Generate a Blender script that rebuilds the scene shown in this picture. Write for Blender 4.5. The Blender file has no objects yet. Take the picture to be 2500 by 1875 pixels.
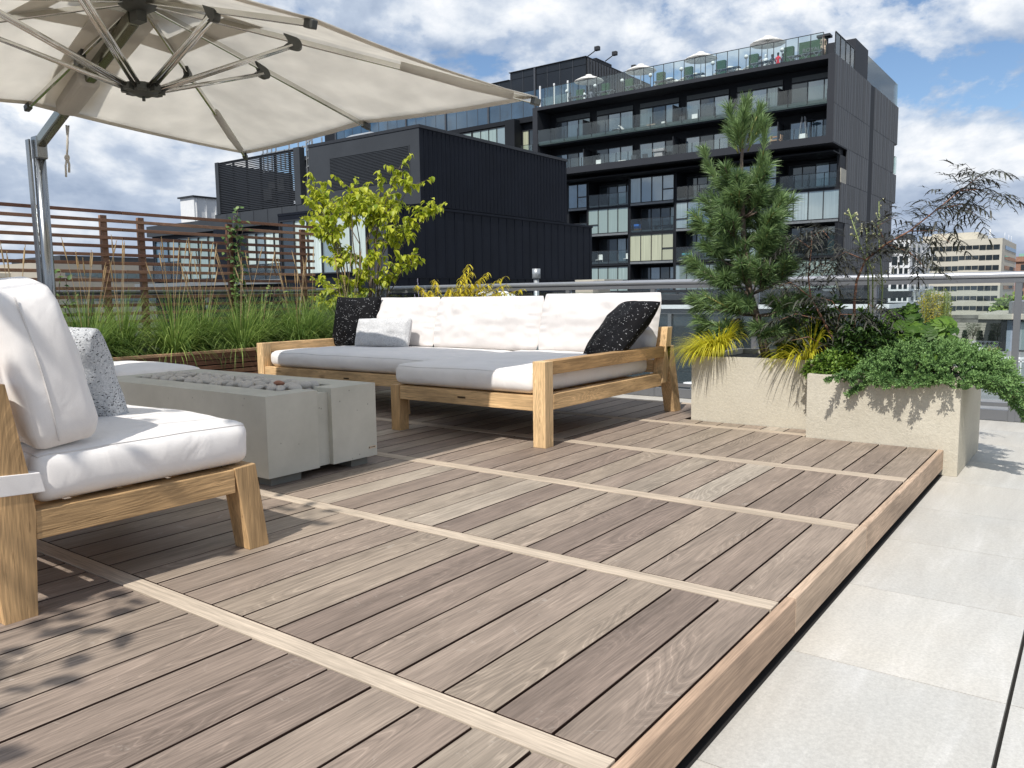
import bpy, math, random
from math import sin, cos, pi, sqrt, radians
from mathutils import Vector, Matrix, noise as mnoise
V = Vector
random.seed(7)
scene = bpy.context.scene
COL = scene.collection

# ------------------------------------------------------------------ mesh builder
class MB:
    def __init__(self):
        self.v = []; self.f = []; self.gc = []; self.rn = []; self.mi = []; self.sm = []
    def add(self, verts, faces, gc=None, rnd=0.5, mi=0, smooth=False):
        b = len(self.v)
        self.v.extend([tuple(p) for p in verts])
        self.gc.extend([tuple(p) for p in (gc if gc is not None else verts)])
        self.rn.extend([rnd] * len(verts))
        self.f.extend([tuple(i + b for i in f) for f in faces])
        self.mi.extend([mi] * len(faces)); self.sm.extend([smooth] * len(faces))
    def hexa(self, P, grain='x', rnd=None, mi=0):
        # P: 8 corners, bottom ring ccw then top ring; grain runs along the named axis
        if rnd is None: rnd = random.random()
        o = [random.uniform(-50, 50) for _ in range(3)]
        g = []
        for p in P:
            if grain == 'x': q = (p[0], p[1], p[2])
            elif grain == 'y': q = (p[1], p[0], p[2])
            else: q = (p[2], p[0], p[1])
            g.append((q[0] + o[0], q[1] + o[1], q[2] + o[2]))
        self.add(P, [(0, 3, 2, 1), (4, 5, 6, 7), (0, 1, 5, 4), (1, 2, 6, 5), (2, 3, 7, 6), (3, 0, 4, 7)], g, rnd, mi)
    def box(self, x0, x1, y0, y1, z0, z1, grain='x', rnd=None, mi=0):
        if x0 > x1: x0, x1 = x1, x0
        if y0 > y1: y0, y1 = y1, y0
        if z0 > z1: z0, z1 = z1, z0
        self.hexa([(x0, y0, z0), (x1, y0, z0), (x1, y1, z0), (x0, y1, z0),
                   (x0, y0, z1), (x1, y0, z1), (x1, y1, z1), (x0, y1, z1)], grain, rnd, mi)
    def bar(self, a, b, w, h, up=(0, 0, 1), rnd=None, mi=0):
        a = V(a); b = V(b); d = (b - a).normalized(); u = V(up)
        s = d.cross(u)
        if s.length < 1e-4: s = d.cross(V((1, 0, 0)))
        s.normalize(); u = s.cross(d).normalized()
        s = s * (w / 2); u = u * (h / 2)
        P = [a - s - u, b - s - u, b + s - u, a + s - u, a - s + u, b - s + u, b + s + u, a + s + u]
        if rnd is None: rnd = random.random()
        L = (b - a).length; o = [random.uniform(-50, 50) for _ in range(3)]
        g = [(o[0] + (L if i in (1, 2, 5, 6) else 0), o[1] + (w if i in (2, 3, 6, 7) else 0), o[2] + (h if i > 3 else 0)) for i in range(8)]
        self.add(P, [(0, 3, 2, 1), (4, 5, 6, 7), (0, 1, 5, 4), (1, 2, 6, 5), (2, 3, 7, 6), (3, 0, 4, 7)], g, rnd, mi)
    def tube(self, pts, rad, n=8, cap=True, rnd=0.5, mi=0, smooth=True):
        pts = [V(p) for p in pts]
        if not isinstance(rad, (list, tuple)): rad = [rad] * len(pts)
        verts = []; faces = []
        prev = None
        for i, p in enumerate(pts):
            d = (pts[min(i + 1, len(pts) - 1)] - pts[max(i - 1, 0)])
            if d.length < 1e-9: d = V((0, 0, 1))
            d.normalize()
            if prev is None:
                s = d.cross(V((0, 0, 1)))
                if s.length < 1e-3: s = d.cross(V((1, 0, 0)))
            else:
                s = prev - d * prev.dot(d)
            s.normalize(); prev = s; t = d.cross(s)
            for k in range(n):
                a = 2 * pi * k / n
                verts.append(p + (s * cos(a) + t * sin(a)) * rad[i])
        for i in range(len(pts) - 1):
            for k in range(n):
                a = i * n + k; b = i * n + (k + 1) % n
                faces.append((a, b, b + n, a + n))
        self.add(verts, faces, None, rnd, mi, smooth)
        if cap:
            b = len(self.v) - len(verts)
            self.f.append(tuple(b + k for k in reversed(range(n)))); self.mi.append(mi); self.sm.append(False)
            self.f.append(tuple(b + (len(pts) - 1) * n + k for k in range(n))); self.mi.append(mi); self.sm.append(False)
    def lathe(self, c, prof, n=20, rnd=0.5, mi=0, smooth=True):
        c = V(c); verts = []; faces = []
        for r, z in prof:
            for k in range(n):
                a = 2 * pi * k / n
                verts.append(c + V((r * cos(a), r * sin(a), z)))
        for i in range(len(prof) - 1):
            for k in range(n):
                a = i * n + k; b = i * n + (k + 1) % n
                faces.append((a, b, b + n, a + n))
        self.add(verts, faces, None, rnd, mi, smooth)
    def ball(self, c, r, n=10, m=6, rnd=0.5, mi=0, sc=(1, 1, 1)):
        c = V(c); verts = []; faces = []
        for i in range(m + 1):
            t = pi * i / m
            for k in range(n):
                a = 2 * pi * k / n
                verts.append(c + V((r * sc[0] * sin(t) * cos(a), r * sc[1] * sin(t) * sin(a), -r * sc[2] * cos(t))))
        for i in range(m):
            for k in range(n):
                a = i * n + k; b = i * n + (k + 1) % n
                faces.append((a, b, b + n, a + n))
        self.add(verts, faces, None, rnd, mi, True)
    def build(self, name, mat, parent=None, bevel=0, seg=2, loc=None):
        me = bpy.data.meshes.new(name)
        if loc is not None:
            l = V(loc); vv = [(p[0] - l.x, p[1] - l.y, p[2] - l.z) for p in self.v]
        else: vv = self.v
        me.from_pydata(vv, [], self.f)
        a = me.attributes.new('gc', 'FLOAT_VECTOR', 'POINT')
        a.data.foreach_set('vector', [c for p in self.gc for c in p])
        a = me.attributes.new('rnd', 'FLOAT', 'POINT'); a.data.foreach_set('value', self.rn)
        mats = mat if isinstance(mat, (list, tuple)) else [mat]
        for m in mats: me.materials.append(m)
        me.polygons.foreach_set('material_index', self.mi)
        me.polygons.foreach_set('use_smooth', self.sm)
        me.update()
        o = bpy.data.objects.new(name, me); COL.objects.link(o)
        if loc is not None: o.location = loc
        if parent is not None:
            o.parent = parent
            o.matrix_parent_inverse = Matrix.Translation(parent.location).inverted() if parent.parent is None and parent.rotation_euler.z == 0 else Matrix()
        if bevel:
            b = o.modifiers.new('bevel', 'BEVEL'); b.width = bevel; b.segments = seg; b.limit_method = 'ANGLE'; b.angle_limit = radians(40)
            b.harden_normals = False
        return o

def tag(o, label=None, cat=None, group=None, kind=None):
    if label: o['label'] = label
    if cat: o['category'] = cat
    if group: o['group'] = group
    if kind: o['kind'] = kind
    return o
def thing(name, label, cat, loc=(0, 0, 0), group=None):
    o = bpy.data.objects.new(name, None); COL.objects.link(o); o.location = loc; o.empty_display_size = 0.1; o['kind'] = 'thing'
    return tag(o, label, cat, group)
def sub(name, mb, mat, parent, bevel=0, seg=2):
    # mesh in world coordinates under a thing, a part or a sub-part
    o = mb.build(name, mat, None, bevel, seg)
    o.parent = parent
    root = parent
    off = V(parent.location)
    while root.parent is not None:
        root = root.parent
    o.matrix_parent_inverse = Matrix.Translation(root.location).inverted()
    if parent.parent is not None:
        o.matrix_parent_inverse = Matrix()
        # parent mesh already carries the root offset; undo it so that world coordinates hold
        o.matrix_parent_inverse = Matrix.Identity(4)
    return o
def copy_tree(o, parent=None):
    c = o.copy(); COL.objects.link(c)
    if parent is not None: c.parent = parent
    for ch in list(o.children): copy_tree(ch, c)
    return c

# ------------------------------------------------------------------ materials
def newmat(name):
    m = bpy.data.materials.new(name); m.use_nodes = True
    nt = m.node_tree; nt.nodes.clear()
    out = nt.nodes.new('ShaderNodeOutputMaterial')
    return m, nt, out
def N(nt, typ, **kw):
    n = nt.nodes.new(typ)
    for k, v in kw.items():
        if k in n.inputs: n.inputs[k].default_value = v
        else: setattr(n, k, v)
    return n
def ramp(nt, stops, interp='LINEAR'):
    r = nt.nodes.new('ShaderNodeValToRGB'); r.color_ramp.interpolation = interp
    e = r.color_ramp.elements
    while len(e) < len(stops): e.new(0.5)
    for i, (p, c) in enumerate(stops):
        e[i].position = p; e[i].color = (c[0], c[1], c[2], 1) if not isinstance(c, (int, float)) else (c, c, c, 1)
    return r
def lk(nt, a, b): nt.links.new(a, b)
def attr(nt, nm):
    a = nt.nodes.new('ShaderNodeAttribute'); a.attribute_name = nm; return a
def mapping(nt, src, sc, loc=(0, 0, 0), rot=(0, 0, 0)):
    m = nt.nodes.new('ShaderNodeMapping'); m.inputs['Scale'].default_value = sc; m.inputs['Location'].default_value = loc
    m.inputs['Rotation'].default_value = rot
    lk(nt, src, m.inputs['Vector']); return m
def mix(nt, fac, a, b, blend='MIX'):
    m = nt.nodes.new('ShaderNodeMix'); m.data_type = 'RGBA'; m.blend_type = blend
    for s, x in ((m.inputs[0], fac), (m.inputs[6], a), (m.inputs[7], b)):
        if isinstance(x, (int, float)): s.default_value = x
        elif isinstance(x, tuple): s.default_value = (x[0], x[1], x[2], 1)
        else: lk(nt, x, s)
    return m.outputs[2]
def bump(nt, h, strength, dist, normal=None):
    b = nt.nodes.new('ShaderNodeBump'); b.inputs['Strength'].default_value = strength; b.inputs['Distance'].default_value = dist
    lk(nt, h, b.inputs['Height'])
    if normal is not None: lk(nt, normal, b.inputs['Normal'])
    return b.outputs['Normal']
def mathn(nt, op, a, b=None, clamp=False):
    m = nt.nodes.new('ShaderNodeMath'); m.operation = op; m.use_clamp = clamp
    for i, x in enumerate((a, b)):
        if x is None: continue
        if isinstance(x, (int, float)): m.inputs[i].default_value = x
        else: lk(nt, x, m.inputs[i])
    return m.outputs[0]
def princ(nt, out, col, rough=0.6, metal=0, spec=0.5, normal=None, **kw):
    p = nt.nodes.new('ShaderNodeBsdfPrincipled')
    if isinstance(col, tuple): p.inputs['Base Color'].default_value = (col[0], col[1], col[2], 1)
    else: lk(nt, col, p.inputs['Base Color'])
    if isinstance(rough, (int, float)): p.inputs['Roughness'].default_value = rough
    else: lk(nt, rough, p.inputs['Roughness'])
    p.inputs['Metallic'].default_value = metal; p.inputs['Specular IOR Level'].default_value = spec
    for k, v in kw.items(): p.inputs[k.replace('_', ' ')].default_value = v
    if normal is not None: lk(nt, normal, p.inputs['Normal'])
    if out is not None: lk(nt, p.outputs[0], out.inputs['Surface'])
    return p

def plain(name, col, rough=0.6, metal=0, spec=0.5, var=0.15, scale=6, bmp=0.0, bscale=200, coord='Object', bdist=0.002):
    m, nt, out = newmat(name)
    tc = N(nt, 'ShaderNodeTexCoord')
    n = N(nt, 'ShaderNodeTexNoise', Scale=scale, Detail=6.0, Roughness=0.6); lk(nt, tc.outputs[coord], n.inputs['Vector'])
    r = ramp(nt, [(0.3, tuple(c * (1 - var) for c in col)), (0.7, tuple(min(1, c * (1 + var)) for c in col))])
    lk(nt, n.outputs['Fac'], r.inputs[0])
    nm = None
    if bmp:
        b = N(nt, 'ShaderNodeTexNoise', Scale=bscale, Detail=3.0); lk(nt, tc.outputs[coord], b.inputs['Vector'])
        nm = bump(nt, b.outputs['Fac'], bmp, bdist)
    princ(nt, out, r.outputs[0], rough, metal, spec, nm)
    return m

def wood(name, stops, fig, fine=1.0, rough=0.7, bmp=0.4, tint=None, crack=0.0, figscale=1.0, spec=0.3, blotch=0.35, bdist=0.0012, side=False):
    """grain follows attribute gc (x = along the piece); rnd picks a tone for each piece"""
    m, nt, out = newmat(name)
    g = attr(nt, 'gc'); rn = attr(nt, 'rnd')
    # slow warp
    mp0 = mapping(nt, g.outputs['Vector'], (1.6, 5, 5))
    w = N(nt, 'ShaderNodeTexNoise', Scale=1.0, Detail=2.0, Roughness=0.5); lk(nt, mp0.outputs[0], w.inputs['Vector'])
    # figure : contour lines of a stretched noise field -> cathedral grain
    mp1 = mapping(nt, g.outputs['Vector'], (1.1 * figscale, 8 * figscale, 8 * figscale))
    f = N(nt, 'ShaderNodeTexNoise', Scale=1.0, Detail=1.5, Roughness=0.35, Distortion=0.35); lk(nt, mp1.outputs[0], f.inputs['Vector'])
    k = mathn(nt, 'MULTIPLY', f.outputs['Fac'], 30.0)
    ring = mathn(nt, 'FRACT', k)
    tri = mathn(nt, 'ABSOLUTE', mathn(nt, 'SUBTRACT', ring, 0.5))       # 0..0.5
    ringv = mathn(nt, 'MULTIPLY', tri, 2.0)
    # fibre
    mp2 = mapping(nt, g.outputs['Vector'], (7, 190 * fine, 190 * fine))
    fb = N(nt, 'ShaderNodeTexNoise', Scale=1.0, Detail=4.0, Roughness=0.65, Distortion=0.2); lk(nt, mp2.outputs[0], fb.inputs['Vector'])
    mp3 = mapping(nt, g.outputs['Vector'], (1.2, 28, 28))
    st = N(nt, 'ShaderNodeTexNoise', Scale=1.0, Detail=4.0, Roughness=0.6, Distortion=0.5); lk(nt, mp3.outputs[0], st.inputs['Vector'])
    base = ramp(nt, stops); lk(nt, rn.outputs['Fac'], base.inputs[0])
    # blotches
    mp4 = mapping(nt, g.outputs['Vector'], (2.2, 7, 7), (3, 1, 7))
    bl = N(nt, 'ShaderNodeTexNoise', Scale=1.0, Detail=3.0, Roughness=0.6); lk(nt, mp4.outputs[0], bl.inputs['Vector'])
    c0 = base.outputs[0]
    blr = ramp(nt, [(0.3, 1 - blotch), (0.72, 1 + blotch * 0.9)]); lk(nt, bl.outputs['Fac'], blr.inputs[0])
    c1 = mix(nt, 1.0, c0, blr.outputs[0], 'MULTIPLY')
    figr = ramp(nt, [(0.0, 1 - fig), (0.35, 1.0), (0.80, 1 + fig * 0.15), (0.93, 1 + fig * 1.5), (1.0, 1 + fig * 1.7)]); lk(nt, ringv, figr.inputs[0])
    fmk = ramp(nt, [(0.42, 0.15), (0.62, 1.0)]); mpm = mapping(nt, g.outputs['Vector'], (1.3, 4, 4), (9, 4, 2))
    fm = N(nt, 'ShaderNodeTexNoise', Scale=1.0, Detail=1.0); lk(nt, mpm.outputs[0], fm.inputs['Vector']); lk(nt, fm.outputs['Fac'], fmk.inputs[0])
    c2 = mix(nt, fmk.outputs[0], c1, mix(nt, 1.0, c1, figr.outputs[0], 'MULTIPLY'))
    fr = ramp(nt, [(0.3, 0.66), (0.7, 1.30)]); lk(nt, fb.outputs['Fac'], fr.inputs[0])
    c3 = mix(nt, 0.9, c2, fr.outputs[0], 'MULTIPLY')
    sr = ramp(nt, [(0.32, 0.86), (0.68, 1.12)]); lk(nt, st.outputs['Fac'], sr.inputs[0])
    c4 = mix(nt, 0.8, c3, sr.outputs[0], 'MULTIPLY')
    hgt = mathn(nt, 'ADD', mathn(nt, 'MULTIPLY', fb.outputs['Fac'], 0.6), mathn(nt, 'ADD', mathn(nt, 'MULTIPLY', st.outputs['Fac'], 0.8), mathn(nt, 'MULTIPLY', ringv, 0.25)))
    col = c4
    if crack:
        mp5 = mapping(nt, g.outputs['Vector'], (6, 70, 70))
        cr = N(nt, 'ShaderNodeTexNoise', Scale=1.0, Detail=3.0, Roughness=0.7); lk(nt, mp5.outputs[0], cr.inputs['Vector'])
        crr = ramp(nt, [(0.30, 0.0), (0.40, 1.0)]); lk(nt, cr.outputs['Fac'], crr.inputs[0])
        col = mix(nt, mathn(nt, 'MULTIPLY', mathn(nt, 'SUBTRACT', 1.0, crr.outputs[0]), crack), col, tuple(c * 0.35 for c in stops[0][1]))
        hgt = mathn(nt, 'ADD', hgt, mathn(nt, 'MULTIPLY', crr.outputs[0], 0.8))
        # knots
        mpk = mapping(nt, g.outputs['Vector'], (3.2, 9, 9))
        vo = N(nt, 'ShaderNodeTexVoronoi', Scale=1.0, Randomness=1.0); lk(nt, mpk.outputs[0], vo.inputs['Vector'])
        kr = ramp(nt, [(0.06, 1.0), (0.16, 0.0)]); lk(nt, vo.outputs['Distance'], kr.inputs[0])
        col = mix(nt, mathn(nt, 'MULTIPLY', kr.outputs[0], 0.55), col, tuple(c * 0.3 for c in stops[0][1]))
    if side:   # pale scuffs and dry spots, and unweathered board sides painted near black as gap shade
        sc = N(nt, 'ShaderNodeTexNoise', Scale=9.0, Detail=6.0, Roughness=0.75, Distortion=1.5); lk(nt, g.outputs['Vector'], sc.inputs['Vector'])
        scr = ramp(nt, [(0.62, 0.0), (0.74, 0.55)]); lk(nt, sc.outputs['Fac'], scr.inputs[0])
        col = mix(nt, scr.outputs[0], col, (0.50, 0.45, 0.39))
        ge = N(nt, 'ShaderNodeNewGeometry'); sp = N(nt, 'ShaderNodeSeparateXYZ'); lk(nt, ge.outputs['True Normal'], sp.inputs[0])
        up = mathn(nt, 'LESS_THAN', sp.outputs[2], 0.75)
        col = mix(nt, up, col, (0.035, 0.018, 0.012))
    nm = bump(nt, hgt, bmp, bdist)
    princ(nt, out, col, rough, 0, spec, nm)
    return m

def foliage(name, c1, c2, rough=0.5, trans=0.35, spec=0.4, tcol=None):
    m, nt, out = newmat(name)
    rn = attr(nt, 'rnd')
    r = ramp(nt, [(0.0, c1), (1.0, c2)]); lk(nt, rn.outputs['Fac'], r.inputs[0])
    p = princ(nt, None, r.outputs[0], rough, 0, spec)
    t = N(nt, 'ShaderNodeBsdfTranslucent')
    if tcol: tc_ = mix(nt, 0.6, r.outputs[0], tcol)
    else: tc_ = r.outputs[0]
    lk(nt, tc_, t.inputs['Color'])
    mx = N(nt, 'ShaderNodeMixShader'); mx.inputs[0].default_value = trans
    lk(nt, p.outputs[0], mx.inputs[1]); lk(nt, t.outputs[0], mx.inputs[2]); lk(nt, mx.outputs[0], out.inputs['Surface'])
    return m

def glass_pane(name, tint=(0.8, 0.9, 0.88), base=0.06, alpha=0.93, rough=0.0):
    m, nt, out = newmat(name)
    tr = N(nt, 'ShaderNodeBsdfTransparent'); tr.inputs['Color'].default_value = (tint[0], tint[1], tint[2], 1)
    gl = N(nt, 'ShaderNodeBsdfGlossy'); gl.inputs['Roughness'].default_value = rough
    fr = N(nt, 'ShaderNodeFresnel', IOR=1.5)
    fac = mathn(nt, 'ADD', mathn(nt, 'MULTIPLY', fr.outputs[0], 0.9), base, True)
    mx = N(nt, 'ShaderNodeMixShader'); lk(nt, fac, mx.inputs[0]); lk(nt, tr.outputs[0], mx.inputs[1]); lk(nt, gl.outputs[0], mx.inputs[2])
    df = N(nt, 'ShaderNodeBsdfDiffuse'); df.inputs['Color'].default_value = (tint[0] * .5, tint[1] * .55, tint[2] * .55, 1)
    m2 = N(nt, 'ShaderNodeMixShader'); m2.inputs[0].default_value = 1 - alpha
    lk(nt, mx.outputs[0], m2.inputs[1]); lk(nt, df.outputs[0], m2.inputs[2]); lk(nt, m2.outputs[0], out.inputs['Surface'])
    return m

def window_glass(name, col, refl=0.35, rough=0.03, curtain=False):
    """glass with a dark room or a blind right behind it"""
    m, nt, out = newmat(name)
    rn = attr(nt, 'rnd')
    c = col
    tc = N(nt, 'ShaderNodeTexCoord')
    if curtain:
        mp = mapping(nt, tc.outputs['Object'], (9, 9, 0.2))
        w = N(nt, 'ShaderNodeTexNoise', Scale=1.0, Detail=2.0); lk(nt, mp.outputs[0], w.inputs['Vector'])
        r = ramp(nt, [(0.3, tuple(x * 0.72 for x in col)), (0.7, tuple(min(1, x * 1.15) for x in col))]); lk(nt, w.outputs['Fac'], r.inputs[0])
        c = mix(nt, rn.outputs['Fac'], r.outputs[0], tuple(x * 0.8 for x in col))
    else:
        n = N(nt, 'ShaderNodeTexNoise', Scale=0.6, Detail=4.0); lk(nt, tc.outputs['Object'], n.inputs['Vector'])
        r = ramp(nt, [(0.35, tuple(x * 0.45 for x in col)), (0.65, tuple(x * 1.5 for x in col))]); lk(nt, n.outputs['Fac'], r.inputs[0])
        c = mix(nt, rn.outputs['Fac'], r.outputs[0], col)
    p = princ(nt, None, c, 0.5, 0, 0.2)
    n2 = N(nt, 'ShaderNodeTexNoise', Scale=0.35, Detail=1.0); lk(nt, tc.outputs['Object'], n2.inputs['Vector'])
    nm = bump(nt, n2.outputs['Fac'], 0.25, 0.05)
    g = N(nt, 'ShaderNodeBsdfGlossy'); g.inputs['Roughness'].default_value = rough; g.inputs['Color'].default_value = (0.85, 0.95, 1, 1)
    lk(nt, nm, g.inputs['Normal'])
    fr = N(nt, 'ShaderNodeFresnel', IOR=1.5)
    fac = mathn(nt, 'ADD', fr.outputs[0], refl - 0.04, True)
    mx = N(nt, 'ShaderNodeMixShader'); lk(nt, fac, mx.inputs[0]); lk(nt, p.outputs[0], mx.inputs[1]); lk(nt, g.outputs[0], mx.inputs[2])
    lk(nt, mx.outputs[0], out.inputs['Surface'])
    return m

def fabric(name, col, weave=900, bmp=0.25, trans=0.0, wrinkle=0.0, wscale=6, sheen=0.2, var=0.04):
    m, nt, out = newmat(name)
    tc = N(nt, 'ShaderNodeTexCoord')
    mp = mapping(nt, tc.outputs['Object'], (weave, weave * .25, weave))
    n = N(nt, 'ShaderNodeTexNoise', Scale=1.0, Detail=2.0); lk(nt, mp.outputs[0], n.inputs['Vector'])
    mpb = mapping(nt, tc.outputs['Object'], (weave * .25, weave, weave * .5))
    nb = N(nt, 'ShaderNodeTexNoise', Scale=1.0, Detail=2.0); lk(nt, mpb.outputs[0], nb.inputs['Vector'])
    h = mathn(nt, 'ADD', n.outputs['Fac'], nb.outputs['Fac'])
    nm = bump(nt, h, bmp, 0.0008)
    if wrinkle:
        mw = mapping(nt, tc.outputs['Object'], (wscale, wscale, wscale * .6))
        nw = N(nt, 'ShaderNodeTexNoise', Scale=1.0, Detail=3.0, Roughness=0.45, Distortion=0.8); lk(nt, mw.outputs[0], nw.inputs['Vector'])
        nm = bump(nt, nw.outputs['Fac'], wrinkle, 0.02, nm)
    big = N(nt, 'ShaderNodeTexNoise', Scale=5.0, Detail=4.0); lk(nt, tc.outputs['Object'], big.inputs['Vector'])
    r = ramp(nt, [(0.3, tuple(c * (1 - var) for c in col)), (0.7, tuple(min(1, c * (1 + var)) for c in col))]); lk(nt, big.outputs['Fac'], r.inputs[0])
    cc = mix(nt, 0.10, r.outputs[0], h, 'MULTIPLY')
    p = princ(nt, None if trans else out, cc, 0.85, 0, 0.2, nm)
    p.inputs['Sheen Weight'].default_value = sheen
    if trans:
        t = N(nt, 'ShaderNodeBsdfTranslucent'); lk(nt, r.outputs[0], t.inputs['Color'])
        mx = N(nt, 'ShaderNodeMixShader'); mx.inputs[0].default_value = trans
        lk(nt, p.outputs[0], mx.inputs[1]); lk(nt, t.outputs[0], mx.inputs[2]); lk(nt, mx.outputs[0], out.inputs['Surface'])
    return m

M = {}
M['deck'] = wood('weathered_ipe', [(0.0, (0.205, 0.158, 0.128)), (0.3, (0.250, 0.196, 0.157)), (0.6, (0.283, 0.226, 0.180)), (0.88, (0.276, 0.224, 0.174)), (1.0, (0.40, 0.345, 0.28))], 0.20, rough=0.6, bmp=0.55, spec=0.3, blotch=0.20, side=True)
M['batten'] = wood('pale_batten_wood', [(0.0, (0.44, 0.36, 0.275)), (1.0, (0.50, 0.42, 0.33))], 0.05, rough=0.75, bmp=0.3, blotch=0.12)
M['fascia'] = wood('warm_fascia_wood', [(0.0, (0.42, 0.29, 0.20)), (1.0, (0.48, 0.36, 0.26))], 0.10, rough=0.7, bmp=0.2, blotch=0.25, figscale=.8)
M['teak'] = wood('brushed_teak', [(0.0, (0.48, 0.29, 0.13)), (0.5, (0.58, 0.38, 0.19)), (1.0, (0.66, 0.46, 0.25))], 0.16, rough=0.65, bmp=0.7, crack=0.5, blotch=0.34, figscale=1.1, bdist=.0020)
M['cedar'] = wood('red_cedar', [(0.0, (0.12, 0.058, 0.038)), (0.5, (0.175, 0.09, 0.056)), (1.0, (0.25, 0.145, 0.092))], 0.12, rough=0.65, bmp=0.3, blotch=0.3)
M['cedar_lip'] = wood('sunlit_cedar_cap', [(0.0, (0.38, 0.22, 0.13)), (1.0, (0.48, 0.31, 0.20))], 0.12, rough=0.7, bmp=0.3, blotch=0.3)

# porcelain paving
def paving_mat():
    m, nt, out = newmat('porcelain_paving')
    g = attr(nt, 'gc'); rn = attr(nt, 'rnd')
    mp = mapping(nt, g.outputs['Vector'], (1.6, 12, 1), rot=(0, 0, 0.12))
    n = N(nt, 'ShaderNodeTexNoise', Scale=1.0, Detail=8.0, Roughness=0.68, Distortion=0.4); lk(nt, mp.outputs[0], n.inputs['Vector'])
    r = ramp(nt, [(0.32, (0.49, 0.475, 0.44)), (0.52, (0.53, 0.518, 0.482)), (0.62, (0.565, 0.553, 0.52)), (0.74, (0.62, 0.61, 0.58))]); lk(nt, n.outputs['Fac'], r.inputs[0])
    s = N(nt, 'ShaderNodeTexNoise', Scale=110.0, Detail=5.0, Roughness=0.8); lk(nt, g.outputs['Vector'], s.inputs['Vector'])
    sr = ramp(nt, [(0.3, 0.80), (0.7, 1.12)]); lk(nt, s.outputs['Fac'], sr.inputs[0])
    c = mix(nt, 1.0, r.outputs[0], sr.outputs[0], 'MULTIPLY')
    b = N(nt, 'ShaderNodeTexNoise', Scale=1.3, Detail=3.0); lk(nt, g.outputs['Vector'], b.inputs['Vector'])
    br = ramp(nt, [(0.35, (0.97, 0.975, 0.98)), (0.65, (1.03, 1.0, 0.96))]); lk(nt, b.outputs['Fac'], br.inputs[0])
    c = mix(nt, 1.0, c, br.outputs[0], 'MULTIPLY')
    tr = ramp(nt, [(0.0, 0.94), (1.0, 1.05)]); lk(nt, rn.outputs['Fac'], tr.inputs[0])
    c = mix(nt, 1.0, c, tr.outputs[0], 'MULTIPLY')
    nm = bump(nt, s.outputs['Fac'], 0.15, 0.0006)
    princ(nt, out, c, 0.5, 0, 0.4, nm)
    return m
M['paving'] = paving_mat()

def concrete_mat():
    m, nt, out = newmat('cast_concrete')
    tc = N(nt, 'ShaderNodeTexCoord')
    n = N(nt, 'ShaderNodeTexNoise', Scale=4.0, Detail=8.0, Roughness=0.65); lk(nt, tc.outputs['Object'], n.inputs['Vector'])
    r = ramp(nt, [(0.3, (0.46, 0.45, 0.385)), (0.7, (0.57, 0.555, 0.48))]); lk(nt, n.outputs['Fac'], r.inputs[0])
    v = N(nt, 'ShaderNodeTexVoronoi', Scale=22.0); lk(nt, tc.outputs['Object'], v.inputs['Vector'])
    n3 = N(nt, 'ShaderNodeTexNoise', Scale=9.0, Detail=2.0); lk(nt, tc.outputs['Object'], n3.inputs['Vector'])
    pr = ramp(nt, [(0.06, 1.0), (0.11, 0.0)]); lk(nt, v.outputs['Distance'], pr.inputs[0])
    pit = mathn(nt, 'MULTIPLY', pr.outputs[0], mathn(nt, 'GREATER_THAN', n3.outputs['Fac'], 0.5))
    c = mix(nt, mathn(nt, 'MULTIPLY', pit, 0.55), r.outputs[0], (0.13, 0.13, 0.115))
    f = N(nt, 'ShaderNodeTexNoise', Scale=300.0, Detail=2.0); lk(nt, tc.outputs['Object'], f.inputs['Vector'])
    h = mathn(nt, 'SUBTRACT', mathn(nt, 'MULTIPLY', f.outputs['Fac'], 0.2), pit)
    princ(nt, out, c, 0.75, 0, 0.3, bump(nt, h, 0.5, 0.0015))
    return m
M['concrete'] = concrete_mat()

def stucco_mat():
    m, nt, out = newmat('beige_cast_stone')
    tc = N(nt, 'ShaderNodeTexCoord')
    n = N(nt, 'ShaderNodeTexNoise', Scale=3.0, Detail=6.0); lk(nt, tc.outputs['Object'], n.inputs['Vector'])
    r = ramp(nt, [(0.3, (0.50, 0.46, 0.37)), (0.7, (0.58, 0.54, 0.445))]); lk(nt, n.outputs['Fac'], r.inputs[0])
    f = N(nt, 'ShaderNodeTexNoise', Scale=70.0, Detail=6.0, Roughness=0.65, Distortion=0.6); lk(nt, tc.outputs['Object'], f.inputs['Vector'])
    fr = ramp(nt, [(0.3, 0.88), (0.7, 1.06)]); lk(nt, f.outputs['Fac'], fr.inputs[0])
    c = mix(nt, 1.0, r.outputs[0], fr.outputs[0], 'MULTIPLY')
    princ(nt, out, c, 0.85, 0, 0.25, bump(nt, f.outputs['Fac'], 0.9, 0.004))
    return m
M['stucco'] = stucco_mat()

M['white_fabric'] = fabric('white_linen', (0.79, 0.76, 0.73), wrinkle=0.6, wscale=7)
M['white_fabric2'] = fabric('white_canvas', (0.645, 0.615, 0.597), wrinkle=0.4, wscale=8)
M['canvas'] = fabric('parasol_canvas', (0.86, 0.84, 0.79), weave=700, bmp=0.15, trans=0.58, wrinkle=0.2, wscale=3, sheen=0, var=0.07)
M['canvas_dark'] = fabric('parasol_sleeve_canvas', (0.78, 0.75, 0.69), weave=700, bmp=0.15, trans=0.42, wrinkle=0.4, wscale=9, sheen=0)

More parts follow.
